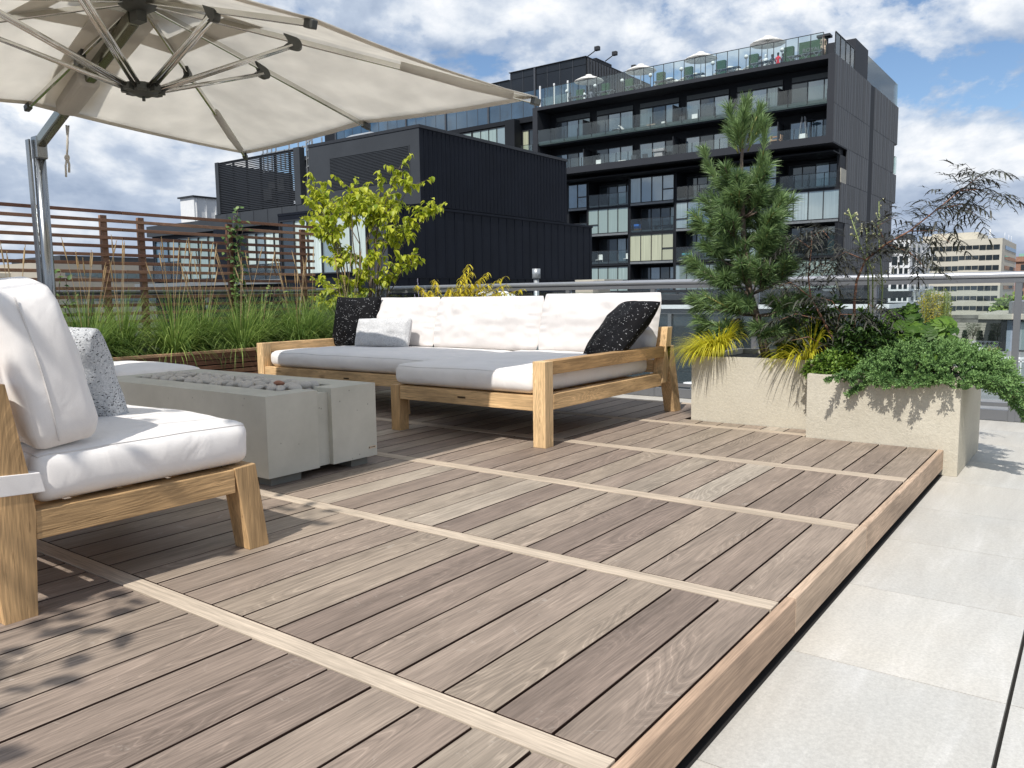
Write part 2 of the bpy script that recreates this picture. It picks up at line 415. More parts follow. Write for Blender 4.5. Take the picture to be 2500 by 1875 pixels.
def sequin_mat():
    m, nt, out = newmat('black_boucle_with_glints')
    tc = N(nt, 'ShaderNodeTexCoord')
    mp = mapping(nt, tc.outputs['Object'], (80, 80, 190), rot=(0.2, 0.5, 0.3))
    v = N(nt, 'ShaderNodeTexVoronoi', Scale=1.0); lk(nt, mp.outputs[0], v.inputs['Vector'])
    n = N(nt, 'ShaderNodeTexNoise', Scale=110.0, Detail=4.0, Roughness=0.7); lk(nt, tc.outputs['Object'], n.inputs['Vector'])
    sep = N(nt, 'ShaderNodeSeparateColor'); lk(nt, v.outputs['Color'], sep.inputs[0])
    sel = mathn(nt, 'GREATER_THAN', sep.outputs[0], 0.84)
    core = mathn(nt, 'LESS_THAN', v.outputs['Distance'], 0.26)
    k = mathn(nt, 'MULTIPLY', sel, core)
    c = mix(nt, k, (0.004, 0.004, 0.005), (0.6, 0.61, 0.63))
    nm = bump(nt, n.outputs['Fac'], 1.0, 0.006)
    princ(nt, out, c, 0.6, 0, 0.12, nm)
    return m
M['sequin'] = sequin_mat()
def boucle_mat(name, c1, c2, sc, dist, dark=None):
    m, nt, out = newmat(name)
    tc = N(nt, 'ShaderNodeTexCoord')
    v = N(nt, 'ShaderNodeTexNoise', Scale=sc, Detail=4.0, Roughness=0.7, Distortion=1.0); lk(nt, tc.outputs['Object'], v.inputs['Vector'])
    r = ramp(nt, [(0.36, c1), (0.62, c2)]); lk(nt, v.outputs['Fac'], r.inputs[0])
    c = r.outputs[0]
    if dark:
        mp = mapping(nt, tc.outputs['Object'], (130, 130, 300))
        vo = N(nt, 'ShaderNodeTexVoronoi', Scale=1.0); lk(nt, mp.outputs[0], vo.inputs['Vector'])
        sep = N(nt, 'ShaderNodeSeparateColor'); lk(nt, vo.outputs['Color'], sep.inputs[0])
        n2 = N(nt, 'ShaderNodeTexNoise', Scale=7.0, Detail=1.0); lk(nt, tc.outputs['Object'], n2.inputs['Vector'])
        thr = mathn(nt, 'ADD', mathn(nt, 'MULTIPLY', sep.outputs[0], 0.6), mathn(nt, 'MULTIPLY', n2.outputs['Fac'], 0.55))
        k = mathn(nt, 'MULTIPLY', mathn(nt, 'GREATER_THAN', thr, 0.70), mathn(nt, 'LESS_THAN', vo.outputs['Distance'], 0.42))
        c = mix(nt, k, c, dark)
    princ(nt, out, c, 0.95, 0, 0.1, bump(nt, v.outputs['Fac'], 1.0, dist))
    return m
M['boucle'] = boucle_mat('pale_grey_boucle', (0.52, 0.525, 0.53), (0.74, 0.74, 0.74), 90, 0.012)
M['knit'] = boucle_mat('speckled_knit', (0.46, 0.48, 0.50), (0.74, 0.75, 0.76), 130, 0.008, (0.035, 0.038, 0.045))

M['chrome'] = plain('polished_aluminium', (0.62, 0.61, 0.57), rough=0.16, metal=1, var=0.06, scale=3)
M['dark_cast'] = plain('dark_grey_casting', (0.055, 0.058, 0.052), rough=0.45, var=0.2, scale=30)
M['mast'] = plain('mast_chrome', (0.30, 0.31, 0.31), rough=0.22, metal=1, var=0.05, scale=2)
M['pebble'] = plain('river_pebble', (0.50, 0.47, 0.42), rough=0.55, var=0.3, scale=14, bmp=0.2, bscale=150)
M['pebble_red'] = plain('rust_pebble', (0.33, 0.15, 0.09), rough=0.6, var=0.25, scale=20)
M['rail'] = plain('powder_coated_rail', (0.17, 0.175, 0.185), rough=0.35, metal=0.3, var=0.05, scale=3)
M['rail_top'] = plain('silver_rail_tube', (0.42, 0.43, 0.45), rough=0.32, metal=0.55, var=0.04, scale=3)
M['rail_glass'] = glass_pane('railing_glass', (0.90, 0.94, 0.94), 0.0, 0.985)
M['black_metal'] = plain('black_panel', (0.008, 0.010, 0.016), rough=0.55, spec=0.15, var=0.2, scale=0.7, bmp=0.08, bscale=3, bdist=.02)
M['grey_metal'] = plain('charcoal_panel', (0.045, 0.05, 0.057), rough=0.6, spec=0.2, var=0.12, scale=0.6)  # also the painted sunlit tone of the black plant building's front
M['soil'] = plain('potting_soil', (0.035, 0.028, 0.02), rough=0.9, var=0.5, scale=40, bmp=0.8, bscale=80, bdist=.01)
M['plate'] = plain('bronze_plate', (0.09, 0.06, 0.035), rough=0.35, metal=0.6)
M['rubber'] = plain('dark_foot', (0.03, 0.03, 0.03), rough=0.7)
M['bark'] = plain('plant_bark', (0.14, 0.105, 0.08), rough=0.85, var=0.4, scale=60, bmp=0.5, bscale=120)
M['reed'] = plain('elder_stem', (0.24, 0.12, 0.075), rough=0.7, var=0.35, scale=50)
def sub(name, mb, mat, parent, bevel=0, seg=2):
    """mesh written in world coordinates, hung under a thing or one of its parts"""
    o = mb.build(name, mat, None, bevel, seg)
    o.parent = parent
    o.matrix_parent_inverse = Matrix.Translation(parent.location).inverted() if parent.parent is None else Matrix.Identity(4)
    return o

R = random.Random(11)
M['piping'] = fabric('linen_piping', (0.66, 0.63, 0.60))
# ------------------------------------------------------------------ paving, deck
W = 0.145
def paving():
    b = MB()
    ys = [-6.1, -5.47, -4.84, -4.21, -3.58, -2.80, -2.17, -1.536, -0.888, -0.257, 0.357, 0.937, 1.57, 2.2, 2.83, 3.46, 4.09]
    xs = [-9.4, -8.2, -7.0, -5.8, -4.6, -3.4, -2.2, -1.9, -0.7, 0.548, 1.79, 3.03, 4.27]
    for i in range(len(xs) - 1):
        for j in range(len(ys) - 1):
            gx = 0.006 if abs(xs[i] - 0.548) < .01 else 0.0015
            b.box(xs[i] + gx, xs[i + 1] - 0.0035, ys[j] + 0.0018, ys[j + 1] - 0.0018, -0.16, -0.14, 'y', R.random())
    o = b.build('paving', M['paving'])
    tag(o, kind='structure')
    s = MB(); s.box(-9.6, 4.4, -6.4, 4.12, -18, -0.162)
    o2 = sub('slab', s, M['under'], o)
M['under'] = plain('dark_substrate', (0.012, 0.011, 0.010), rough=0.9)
paving()

def deck():
    b = MB()
    gap = 0.0068
    # batten spans (front edge, back edge) along y
    bt = [(-1.912 - .927 * 2, -1.835 - .927 * 2), (-1.912 - .927, -1.835 - .927), (-1.902, -1.835), (-0.978, -0.908), (-0.082, 0.0), (0.814, 0.897), (1.752, 1.824), (2.67, 2.742)]
    XL = -44
    spans = []
    lo = -5.0
    for a, c in bt:
        spans.append((lo, a)); lo = c
    spans.append((lo, 2.75))
    for si, (y0, y1) in enumerate(spans):
        for k in range(0, -XL):
            x1 = -k * W - gap / 2; x0 = -(k + 1) * W + gap / 2
            a, c = y0 + 0.002, y1 - 0.002
            if c < a + .02: continue
            # cut round the stone planters
            if y1 > 1.7:
                if x1 > -0.705:
                    c = min(c, 1.706)
                elif x1 > -1.56: c = min(c, 1.968)
            if a >= c - .01: continue
            dz = R.uniform(-0.0008, 0.0008)
            b.box(x0, x1, a, c, -0.028, dz, 'y', R.random())
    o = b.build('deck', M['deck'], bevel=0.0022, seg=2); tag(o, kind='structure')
    for a, c in bt:
        m = MB(); xr = 0
        if a > 1.9: xr = -1.56
        elif a > 1.7: xr = -0.715
        m.box(-6.4, xr - .002, a + 0.002, c - 0.003, -0.03, 0.0012, 'x', R.random())
        sub('batten', m, M['batten'], o, 0.002)
    f = MB()
    for y0, y1, r in ((-5.0, -2.31, .3), (-2.308, -0.86, .15), (-0.858, -0.02, .9), (-0.018, 1.706, .6)):
        f.box(0.003, 0.03, y0, y1 - .001, -0.105, 0.0015, 'y', r)
    sub('fascia', f, M['fascia'], o, 0.003)
    u = MB(); u.box(-6.4, -0.02, -5, 1.70, -0.139, -0.03); u.box(-6.4, -1.57, 1.70, 2.75, -0.139, -0.03)
    sub('joists', u, M['under'], o)
    u = MB(); u.box(-.0195, 0.031, -5, 1.706, -0.1395, -0.137); sub('shade_strip', u, M['under'], o)  # black strip over the pale paving, painted shade below the fascia
deck()

# ------------------------------------------------------------------ cushions
def cushion_mb(cx, cy, z0, sx, sy, sz, r=0.045, crown=0.03, n=26, wob=0.006, seed=0, bulge=0.012, shear=None, grain='x'):
    """rounded box cushion with a crowned top, bulging sides and soft irregularities"""
    b = MB(); verts = []; faces = []; idx = {}
    def vid(p):
        k = (round(p[0], 5), round(p[1], 5), round(p[2], 5))
        if k not in idx:
            idx[k] = len(verts); verts.append(p)
        return idx[k]
    nn = n; nz = max(4, n // 4)
    def g(i, m): return -1 + 2 * i / m
    quads = []
    for i in range(nn):
        for j in range(nn):
            for s in (-1, 1):
                q = [(g(i, nn), g(j, nn), s), (g(i + 1, nn), g(j, nn), s), (g(i + 1, nn), g(j + 1, nn), s), (g(i, nn), g(j + 1, nn), s)]
                quads.append(q if s > 0 else q[::-1])
    for i in range(nn):
        for j in range(nz):
            for s in (-1, 1):
                q = [(g(i, nn), s, g(j, nz)), (g(i + 1, nn), s, g(j, nz)), (g(i + 1, nn), s, g(j + 1, nz)), (g(i, nn), s, g(j + 1, nz))]
                quads.append(q if s < 0 else q[::-1])
                q = [(s, g(i, nn), g(j, nz)), (s, g(i + 1, nn), g(j, nz)), (s, g(i + 1, nn), g(j + 1, nz)), (s, g(i, nn), g(j + 1, nz))]
                quads.append(q if s > 0 else q[::-1])
    for q in quads: faces.append([vid(p) for p in q])
    hx, hy, hz = sx / 2, sy / 2, sz / 2
    out = []
    for (a, c, d) in verts:
        # finer sampling close to the edges
        e = lambda t: math.copysign(abs(t) ** 0.8, t)
        a2, c2 = e(a), e(c)
        p = V((a2 * hx, c2 * hy, d * hz))
        q = V((max(-hx + r, min(hx - r, p.x)), max(-hy + r, min(hy - r, p.y)), max(-hz + r, min(hz - r, p.z))))
        dv = p - q
        if dv.length > 1e-6: p = q + dv.normalized() * r
        fx = 1 - (p.x / hx) ** 4; fy = 1 - (p.y / hy) ** 4
        if p.z > 0: p.z += crown * max(0, 1 - (p.x / hx) ** 2) ** .6 * max(0, 1 - (p.y / hy) ** 2) ** .6
        zz = 1 - min(1, abs(p.z / hz)) ** 2
        if abs(a) > 0.99: p.x += math.copysign(bulge, a) * zz * max(0, fy)
        if abs(c) > 0.99: p.y += math.copysign(bulge, c) * zz * max(0, fx)
        nz_ = mnoise.noise_vector(V((p.x * 4 + seed, p.y * 4, p.z * 5)))
        n2 = mnoise.noise_vector(V((p.x * 11 + seed, p.y * 11, p.z * 14 + 5)))
        wb_ = wob * (.25 if d < -.95 else 1)
        p += nz_ * wb_ + n2 * wb_ * .35
        out.append(p)
    pts = []
    for p in out:
        if shear: p = shear(p)
        pts.append((p.x + cx, p.y + cy, p.z + z0 + hz))
    b.add(pts, faces, None, 0.5, 0, True)
    b.rings = []
    for lev in (1, -1):
        ring = [(math.atan2(c * hy, a * hx), pts[i]) for i, (a, c, d) in enumerate(verts) if d == lev and (abs(a) > .999 or abs(c) > .999)]
        ring.sort(); b.rings.append([p for _, p in ring])
    return b
def piping(c, parent, mat='white_fabric', r=.0026):
    for ring in c.rings[:1]:
        s = MB(); q = ring + [ring[0]]; s.tube(q, r, 6, False); sub('piping', s, M['piping'], parent)

def pillow_mb(w, h, t, n=24, seed=0, wob=0.004, pinch=0.07, gusset=0.0, power=0.45, frill=0.0, rc=0.0):
    """knife edge pillow in its own frame: width along x, height along z, thickness along y"""
    b = MB()
    for s in (-1, 1):
        verts = []; faces = []
        for j in range(n + 1):
            for i in range(n + 1):
                u = -1 + 2 * i / n; v = -1 + 2 * j / n
                u = math.copysign(abs(u) ** .8, u); v = math.copysign(abs(v) ** .8, v)
                x = u * w / 2 * (1 - pinch * (1 - v * v) * abs(u)); z = v * h / 2 * (1 - pinch * (1 - u * u) * abs(v))
                q_ = 1 - rc * (u * v) ** 4; x *= q_; z *= q_
                th = (max(0, 1 - abs(u) ** 2.6) * max(0, 1 - abs(v) ** 2.6)) ** power
                y = s * (t / 2 * th + gusset * (1 if max(abs(u), abs(v)) < .999 else 0.0))
                nv = mnoise.noise(V((x * 6 + seed, z * 6, s * 3))) + .4 * mnoise.noise(V((x * 17 + seed, z * 17, s * 3)))
                y += s * nv * wob * th * 2
                if frill:
                    e = max(0, (abs(u) - .78) / .22)
                    y += s * frill * e * (1 - e) * 4 * sin(z * 95 + seed + 2 * sin(z * 23)) * .5
                verts.append((x, y, z))
        for j in range(n):
            for i in range(n):
                a = j * (n + 1) + i
                q = (a, a + 1, a + n + 2, a + n + 1)
                faces.append(q if s < 0 else q[::-1])
        b.add(verts, faces, None, 0.5, 0, True)
    return b
def xform(mb, mat):
    mb.v = [tuple(mat @ V(p)) for p in mb.v]; return mb
def place(mb, loc, rx=0, ry=0, rz=0):
    return xform(mb, Matrix.Translation(loc) @ Matrix.Rotation(rz, 4, 'Z') @ Matrix.Rotation(rx, 4, 'X') @ Matrix.Rotation(ry, 4, 'Y'))
def seam(mb_pts, r=0.0028):
    m = MB(); m.tube(mb_pts, r, 5); return m

# ------------------------------------------------------------------ sectional sofa
def sofa():
    t = thing('sectional_sofa', 'long teak framed sectional with white cushions and a chaise end beside the stone planters', 'sofa', (-3.4, 1.5, 0))
    L = 0.08
    def leg(x0, x1, y0, y1, z1, lean=0.0, tz=None):
        m = MB(); m.hexa([(x0, y0, 0), (x1, y0, 0), (x1, y1, 0), (x0, y1, 0), (x0, y0 + lean, z1), (x1, y0 + lean, z1), (x1, y1 + lean, z1), (x0, y1 + lean, z1)], 'z')
        sub('leg', m, M['teak'], t, 0.003)
    leg(-1.880, -1.795, .575, .657, .489)
    leg(-3.006, -2.928, .575, .657, .296)
    leg(-3.46, -3.38, 1.055, 1.14, .21)
    leg(-5.04, -4.96, 1.03, 1.115, .488)
    # splayed rear legs
    for x0, x1 in ((-1.874, -1.79), (-5.04, -4.956)):
        m = MB(); m.hexa([(x0, 2.245, 0), (x1, 2.245, 0), (x1, 2.35, 0), (x0, 2.35, 0), (x0, 2.10, .488), (x1, 2.10, .488), (x1, 2.215, .488), (x0, 2.215, .488)], 'z')
        sub('leg', m, M['teak'], t, 0.003)
    # leaning back posts and back rail
    for x0, x1 in ((-1.87, -1.79), (-3.42, -3.34), (-5.02, -4.94)):
        m = MB(); m.hexa([(x0, 2.03, .23), (x1, 2.03, .23), (x1, 2.12, .23), (x0, 2.12, .23), (x0, 2.115, .622), (x1, 2.115, .622), (x1, 2.195, .622), (x0, 2.195, .622)], 'z')
        sub('back_post', m, M['teak'], t, 0.003)
    m = MB(); m.hexa([(-4.94, 2.125, .53), (-1.875, 2.125, .53), (-1.875, 2.165, .53), (-4.94, 2.165, .53), (-4.94, 2.14, .615), (-1.875, 2.14, .615), (-1.875, 2.18, .615), (-4.94, 2.18, .615)], 'x')
    m.box(-4.94, -1.875, 2.07, 2.11, .30, .39, 'x'); sub('back_rail', m, M['teak'], t, 0.002)
    # rails
    def rail(name, *a, g='x'):
        m = MB(); m.box(*a, grain=g); sub(name, m, M['teak'], t, 0.003)
    rail('front_rail', -2.926, -1.882, .578, .64, .207, .292)
    rail('front_rail', -4.958, -3.012, 1.04, 1.10, .207, .292)
    rail('side_rail', -1.86, -1.793, .659, 2.03, .212, .300, g='y')
    rail('side_rail', -5.035, -4.965, 1.117, 2.04, .212, .300, g='y')
    rail('side_rail', -3.003, -2.94, .659, 1.06, .212, .292, g='y')
    rail('armrest', -1.872, -1.796, .659, 2.11, .412, .4895, g='y')
    rail('armrest', -5.032, -4.960, 1.117, 2.11, .412, .4885, g='y')
    m = MB()
    for y in (1.2, 1.35, 1.5, 1.65, 1.8, 1.95): m.box(-4.95, -3.01, y, y + .09, .25, .268, 'x')
    for y in [0.72 + .15 * i for i in range(9)]: m.box(-2.99, -1.87, y, y + .09, .25, .268, 'x')
    sub('slats', m, M['teak'], t)
    # seat cushions
    c = cushion_mb(-2.44, 1.30, .298, 1.115, 1.42, .135, r=.05, crown=.012, n=34, seed=3); s = sub('seat_cushion', c, M['white_fabric'], t); piping(c, s)
    c = cushion_mb(-3.965, 1.54, .294, 1.92, .96, .128, r=.05, crown=.018, n=34, seed=9); s = sub('seat_cushion', c, M['white_fabric'], t); piping(c, s)
    # back cushions
    for (xc, w, sd, h) in ((-4.41, 1.02, 1.3, .45), (-3.375, 1.11, 5.1, .45), (-2.33, 1.02, 8.7, .465)):
        p = pillow_mb(w, h, .18, n=44, seed=sd, wob=.016, pinch=.015, power=.42, frill=0.014, rc=.05)
        for i, q in enumerate(p.v):   # raised upper corners
            x, y, z = q
            if z > 0: z += .012 * (abs(x) / (w / 2)) ** 4 * (z / (h / 2))
            p.v[i] = (x, y, z)
        place(p, (xc, 2.050, .412 + h / 2), rx=radians(-15))
        sub('back_cushion', p, M['white_fabric2'], t)
    m = MB(); m.box(-2.438, -2.378, .5755, .578, .246, .257); sub('badge', m, M['plate'], t)
    m = MB(); m.box(-3.98, -3.92, 1.0375, 1.04, .238, .249); sub('badge', m, M['plate'], t)
sofa()

def throw(name, mb, mat, label, loc):
    mb.v = [(p[0], p[1], p[2]) for p in mb.v]
    o = mb.build(name, mat, loc=loc); tag(o, label, 'pillow'); return o
p = place(pillow_mb(.50, .47, .17, n=40, seed=2, wob=.012, pinch=.05), (-4.78, 1.92, .640), rx=radians(-14), rz=radians(10))
throw('throw_pillow', p, M['sequin'], 'black sparkly square pillow propped upright at the far left arm of the sofa', (-4.88, 1.9, .43))
p = place(pillow_mb(.62, .26, .15, n=40, seed=4, wob=.014, pinch=.03, power=.35), (-4.32, 1.80, .550), rx=radians(-16), ry=radians(-1), rz=radians(2))
throw('throw_pillow', p, M['boucle'], 'small oblong pale grey fluffy pillow leaning on the sofa back', (-4.32, 1.8, .43))
p = pillow_mb(.45, .49, .17, n=40, seed=6, wob=.012, pinch=.05)
wx = V((.50, -.27, .01)).normalized(); wz = V((.26, .22, .33)).normalized(); wz = (wz - wx * wz.dot(wx)).normalized(); wy = wz.cross(wx)
p = xform(p, Matrix(((wx.x, wy.x, wz.x, -1.96), (wx.y, wy.y, wz.y, 1.745), (wx.z, wy.z, wz.z, .625), (0, 0, 0, 1))))
throw('throw_pillow', p, M['sequin'], 'black sparkly square pillow tilted on its corner against the right end of the sofa', (-2.1, 1.8, .43))

# ------------------------------------------------------------------ armchair
def armchair():
    t = thing('lounge_chair', 'armless teak lounge chair with thick white cushions seen from its side at the left edge', 'armchair', (-2.1, -1.85, 0))
    xr, xl = -1.634, -2.64
    for x0, x1 in ((xr - .085, xr), (xl, xl + .085)):
        m = MB(); m.hexa([(x0, -1.474, 0), (x1, -1.474, 0), (x1, -1.394, 0), (x0, -1.394, 0), (x0, -1.530, .215), (x1, -1.530, .215), (x1, -1.425, .215), (x0, -1.425, .215),], 'z', .45)
        b0 = m
        m = MB(); m.hexa([(x0, -1.474, 0), (x1, -1.474, 0), (x1, -1.394, 0), (x0, -1.394, 0), (x0, -1.517, .293), (x1, -1.517, .293), (x1, -1.434, .298), (x0, -1.434, .298)], 'z', .45)
        sub('leg', m, M['teak'], t, .003)
        m = MB()
        pf = [(-2.155, 0), (-2.14, .29), (-2.150, .40), (-2.19, .645)]
        pb = [(-2.238, 0), (-2.262, .29), (-2.275, .40), (-2.285, .64)]
        for i in range(3):
            m.hexa([(x0, pb[i][0], pb[i][1]), (x1, pb[i][0], pb[i][1]), (x1, pf[i][0], pf[i][1]), (x0, pf[i][0], pf[i][1]),
                    (x0, pb[i + 1][0], pb[i + 1][1]), (x1, pb[i + 1][0], pb[i + 1][1]), (x1, pf[i + 1][0], pf[i + 1][1]), (x0, pf[i + 1][0], pf[i + 1][1])], 'z', .3)
        g0 = m.gc[0]; m.gc = [(p[2] + 3.1, p[0] + 1.3, p[1] + .4) for p in m.v]
        # drop the hidden inner caps
        keep = [f for i, f in enumerate(m.f) if i not in (1, 6, 7, 12)]
        m.f = keep; m.mi = [0] * len(keep); m.sm = [False] * len(keep)
        sub('leg', m, M['teak'], t)
    def rail(name, *a, g='x'):
        m = MB(); m.box(*a, grain=g, rnd=.35); sub(name, m, M['teak'], t, 0.003)
    rail('side_rail', xr - .075, xr - .003, -2.141, -1.515, .210, .2905, g='y')
    rail('side_rail', xl + .003, xl + .075, -2.141, -1.515, .210, .2905, g='y')
    rail('front_rail', xl + .087, xr - .087, -1.505, -1.437, .210, .2905)
    rail('back_rail', xl + .087, xr - .087, -2.262, -2.20, .54, .63)
    rail('back_rail', xl + .087, xr - .087, -2.235, -2.16, .210, .2905)
    m = MB()
    for k in range(4): m.box(xl + .087, xr - .087, -2.13 + .16 * k, -2.02 + .16 * k, .268, .284)
    sub('slats', m, M['teak'], t)
    def sh(p): return p
    c = cushion_mb((xr + xl) / 2 - .004, -1.785, .299, xr - xl - .02, .69, .148, r=.042, crown=.022, n=40, wob=.006, seed=21, bulge=.014)
    s = sub('seat_cushion', c, M['white_fabric'], t); piping(c, s)
    # back cushion: thick, slouching, piped seam
    w, h, th = .90, .455, .19
    c = cushion_mb(0, 0, -h / 2, w, th, h, r=.042, crown=.0, n=36, wob=.010, seed=33, bulge=.014)
    def bend(q):
        x, y, z = q
        k = (z / h + .5)
        y -= .03 * (k ** 2)                      # top rolls back
        x += -.02 * (z / h) * 0
        th_s = 1 - .20 * max(0, k - .55) / .45 + .03 * sin(k * 14)
        y *= th_s if y > 0 else 1
        z += .016 * (1 - (abs(x) / (w / 2)) ** 2) * (k > .5) + .01 * sin(x * 22 + 1)
        return (x, y, z)
    c.v = [bend(q) for q in c.v]
    mt = Matrix.Translation((-2.105, -2.055, .438 + h / 2)) @ Matrix.Rotation(radians(7), 4, 'X') @ Matrix.Rotation(radians(-3), 4, 'Y')
    c = xform(c, mt)
    bc = sub('back_cushion', c, M['white_fabric'], t)
    s = MB()
    pts = []
    for k in range(31):
        z = -h / 2 + h * k / 30
        q = bend((w / 2 + .010 * (1 - min(1, abs(z / (h / 2))) ** 2) + .002, -.030, z * .90))
        pts.append(mt @ V(q))
    s.tube(pts, .0022, 6); sub('seam', s, M['piping'], bc)
    # strap round the rear leg
    m = MB()
    m.hexa([(xr - .095, -2.292, .352), (xr + .004, -2.292, .352), (xr + .004, -2.112, .340), (xr - .095, -2.112, .340),
            (xr - .095, -2.300, .410), (xr + .004, -2.300, .410), (xr + .004, -2.122, .396), (xr - .095, -2.122, .396)], 'y')
    sub('strap', m, M['white_fabric'], t, .002)
armchair()
p = place(pillow_mb(.46, .40, .20, n=44, seed=8, wob=.012, pinch=.05, power=.42), (-2.20, -1.82, .598), rx=radians(25), ry=radians(3), rz=radians(26))
throw('throw_pillow', p, M['knit'], 'speckled grey knitted pillow leaning on the armchair back cushion', (-2.2, -1.85, .45))

# ------------------------------------------------------------------ ottoman
def ottoman():
    t = thing('ottoman', 'low square white cushioned ottoman between the fire table and the slatted planter', 'ottoman', (-4.85, -.2, 0))
    for x0 in (-5.40, -4.44):
        for y0 in (-.44, .0):
            m = MB(); m.box(x0, x0 + .08, y0, y0 + .08, 0, .21, 'z'); sub('leg', m, M['teak'], t, .003)
    m = MB(); m.box(-5.40, -4.36, -.44, .08, .211, .265, 'x'); sub('frame', m, M['teak'], t, .003)
    c = cushion_mb(-4.88, -.18, .266, 1.08, .54, .125, r=.04, crown=.03, n=26, seed=41); sub('cushion', c, M['white_fabric'], t)
ottoman()

# ------------------------------------------------------------------ fire table and pebbles
def fire_table():
    t = thing('fire_table', 'long low grey concrete fire table filled with pebbles in front of the sofa', 'fire table', (-3.12, -.54, 0))
    x0, x1, y0, y1, z0, z1 = -3.93, -2.33, -.877, -.203, .042, .420
    hx0, hx1, hy0, hy1, hz = -3.80, -2.46, -.70, -.38, .352
    gy0, gy1, gd = -.583, -.497, .028
    m = MB(); b = m.box
    b(x0, x1 - gd, y0, hy0, z0, z1); b(x0, x1 - gd, hy1, y1, z0, z1)                  # long sides
    b(x0, hx0, hy0, hy1, z0, z1)                                                     # far end
    b(hx1, x1 - gd, hy0, gy0, z0, z1); b(hx1, x1 - gd, gy1, hy1, z0, z1)              # near end, split by the slot
    b(hx1, x1 - gd, gy0, gy1, z0, z1 - .020)
    b(hx0, hx1, hy0, hy1, z0, hz)                                                    # bed
    b(x1 - gd, x1, y0, gy0, z0, z1); b(x1 - gd, x1, gy1, y1, z0, z1)                   # raised end panels
    # merge into one clean solid
    o = sub('body', m, M['concrete'], t)
    r = o.modifiers.new('remesh', 'WELD')
    for i, (a, c) in enumerate(((y0 + .012, gy0 - .06), (gy1 + .12, y1 - .012))):
        k = MB(); k.box(x1 - .12, x1 - .03, a + .02, c - .03, 0, z0 - .001); sub('plinth', k, M['dark_plinth'], t)
    k = MB(); k.box(x0 + .1, x1 - .25, y0 + .015, y1 - .015, 0, z0 - .001); sub('plinth', k, M['dark_plinth'], t)
    k = MB(); k.box(x1 - .0005, x1 + .0015, -.262, -.212, .082, .094); bd = sub('badge', k, M['chrome'], t)
    k = MB()
    k.box(x1 + .0015, x1 + .0025, -.259, -.252, .084, .092)
    for i in range(5): k.box(x1 + .0015, x1 + .0022, -.246 + i * .006, -.242 + i * .006, .086, .090)
    sub('badge_mark', k, M['rubber'], bd)
    return hx0, hx1, hy0, hy1, hz
M['dark_plinth'] = plain('plinth_concrete', (0.17, 0.17, 0.15), rough=0.8)
hx0, hx1, hy0, hy1, hz = fire_table()
def pebbles():
    rr = random.Random(5)
    # three mesh shapes shared by all pebbles
    shapes = []
    for s in range(4):
        m = MB(); m.ball((0, 0, 0), 1, 14, 9)
        m.v = [tuple(V(p) * (1 + .13 * mnoise.noise(V(p) * 1.1 + V((s * 7, 0, 0))))) for p in m.v]
        o = m.build('pebble', M['pebble'] if s < 3 else M['pebble_red']); shapes.append(o)
    n = 0; placed = []
    tries = 0
    while n < 190 and tries < 9000:
        tries += 1
        a = rr.uniform(.024, .044)
        x = rr.uniform(hx0 + .03, hx1 - .02); y = rr.uniform(hy0 + .03, hy1 - .03)
        sc = (a, a * rr.uniform(.62, .85), a * rr.uniform(.45, .62))
        lay = 0 if n < 90 else 1
        zc = hz + .030 + lay * .030 + rr.uniform(0, .012)
        ok = True
        for q in placed:
            d = sqrt((q[0] - x) ** 2 + (q[1] - y) ** 2)
            if q[3] == lay and d < (q[2] + a) * .60: ok = False; break
        if not ok: continue
        placed.append((x, y, a, lay))
        k = rr.randrange(3)
        if n == 150: k = 3; x, y, zc = -2.62, -.58, hz + .085
        src = shapes[k]
        used = src.get('used', 0)
        o = src if not used else src.copy()
        src['used'] = 1
        if used: COL.objects.link(o)
        o.location = (x, y, zc); o.scale = sc; o.rotation_euler = (rr.uniform(-.35, .35), rr.uniform(-.35, .35), rr.uniform(0, 6.28))
        if k == 3: tag(o, 'single rust coloured pebble near the right end of the fire table', 'pebble', 'river pebbles in the fire table')
        else: tag(o, 'smooth grey river pebble lying in the trough of the fire table', 'pebble', 'river pebbles in the fire table')
        n += 1
    for s in shapes:
        if 'used' in s: del s['used']
    for o in scene.objects:
        if 'used' in o: del o['used']
pebbles()

# ------------------------------------------------------------------ stone planters
def stone_planter(name, label, x0, x1, y0, y1, z0, z1, wall=.045):
    t = thing(name, label, 'planter', ((x0 + x1) / 2, (y0 + y1) / 2, z0))
    m = MB(); v = []
    tp = .0
    m.box(x0, x1, y0, y0 + wall, z0, z1); m.box(x0, x1, y1 - wall, y1, z0, z1)
    m.box(x0, x0 + wall, y0 + wall, y1 - wall, z0, z1); m.box(x1 - wall, x1, y0 + wall, y1 - wall, z0, z1)
    o = sub('shell', m, M['stucco'], t)
    o.modifiers.new('w', 'WELD')
    s = MB(); s.box(x0 + wall, x1 - wall, y0 + wall, y1 - wall, z0 + .02, z1 - .035); sub('soil', s, M['soil'], t)
stone_planter('stone_planter', 'square beige cast stone planter at the corner of the deck under the hanging juniper', -.699, .098, 1.7085, 2.60, -.139, .378)
stone_planter('stone_planter', 'beige cast stone planter holding the pine, further back towards the sofa', -1.543, -.72, 1.974, 2.86, -.139, .436)

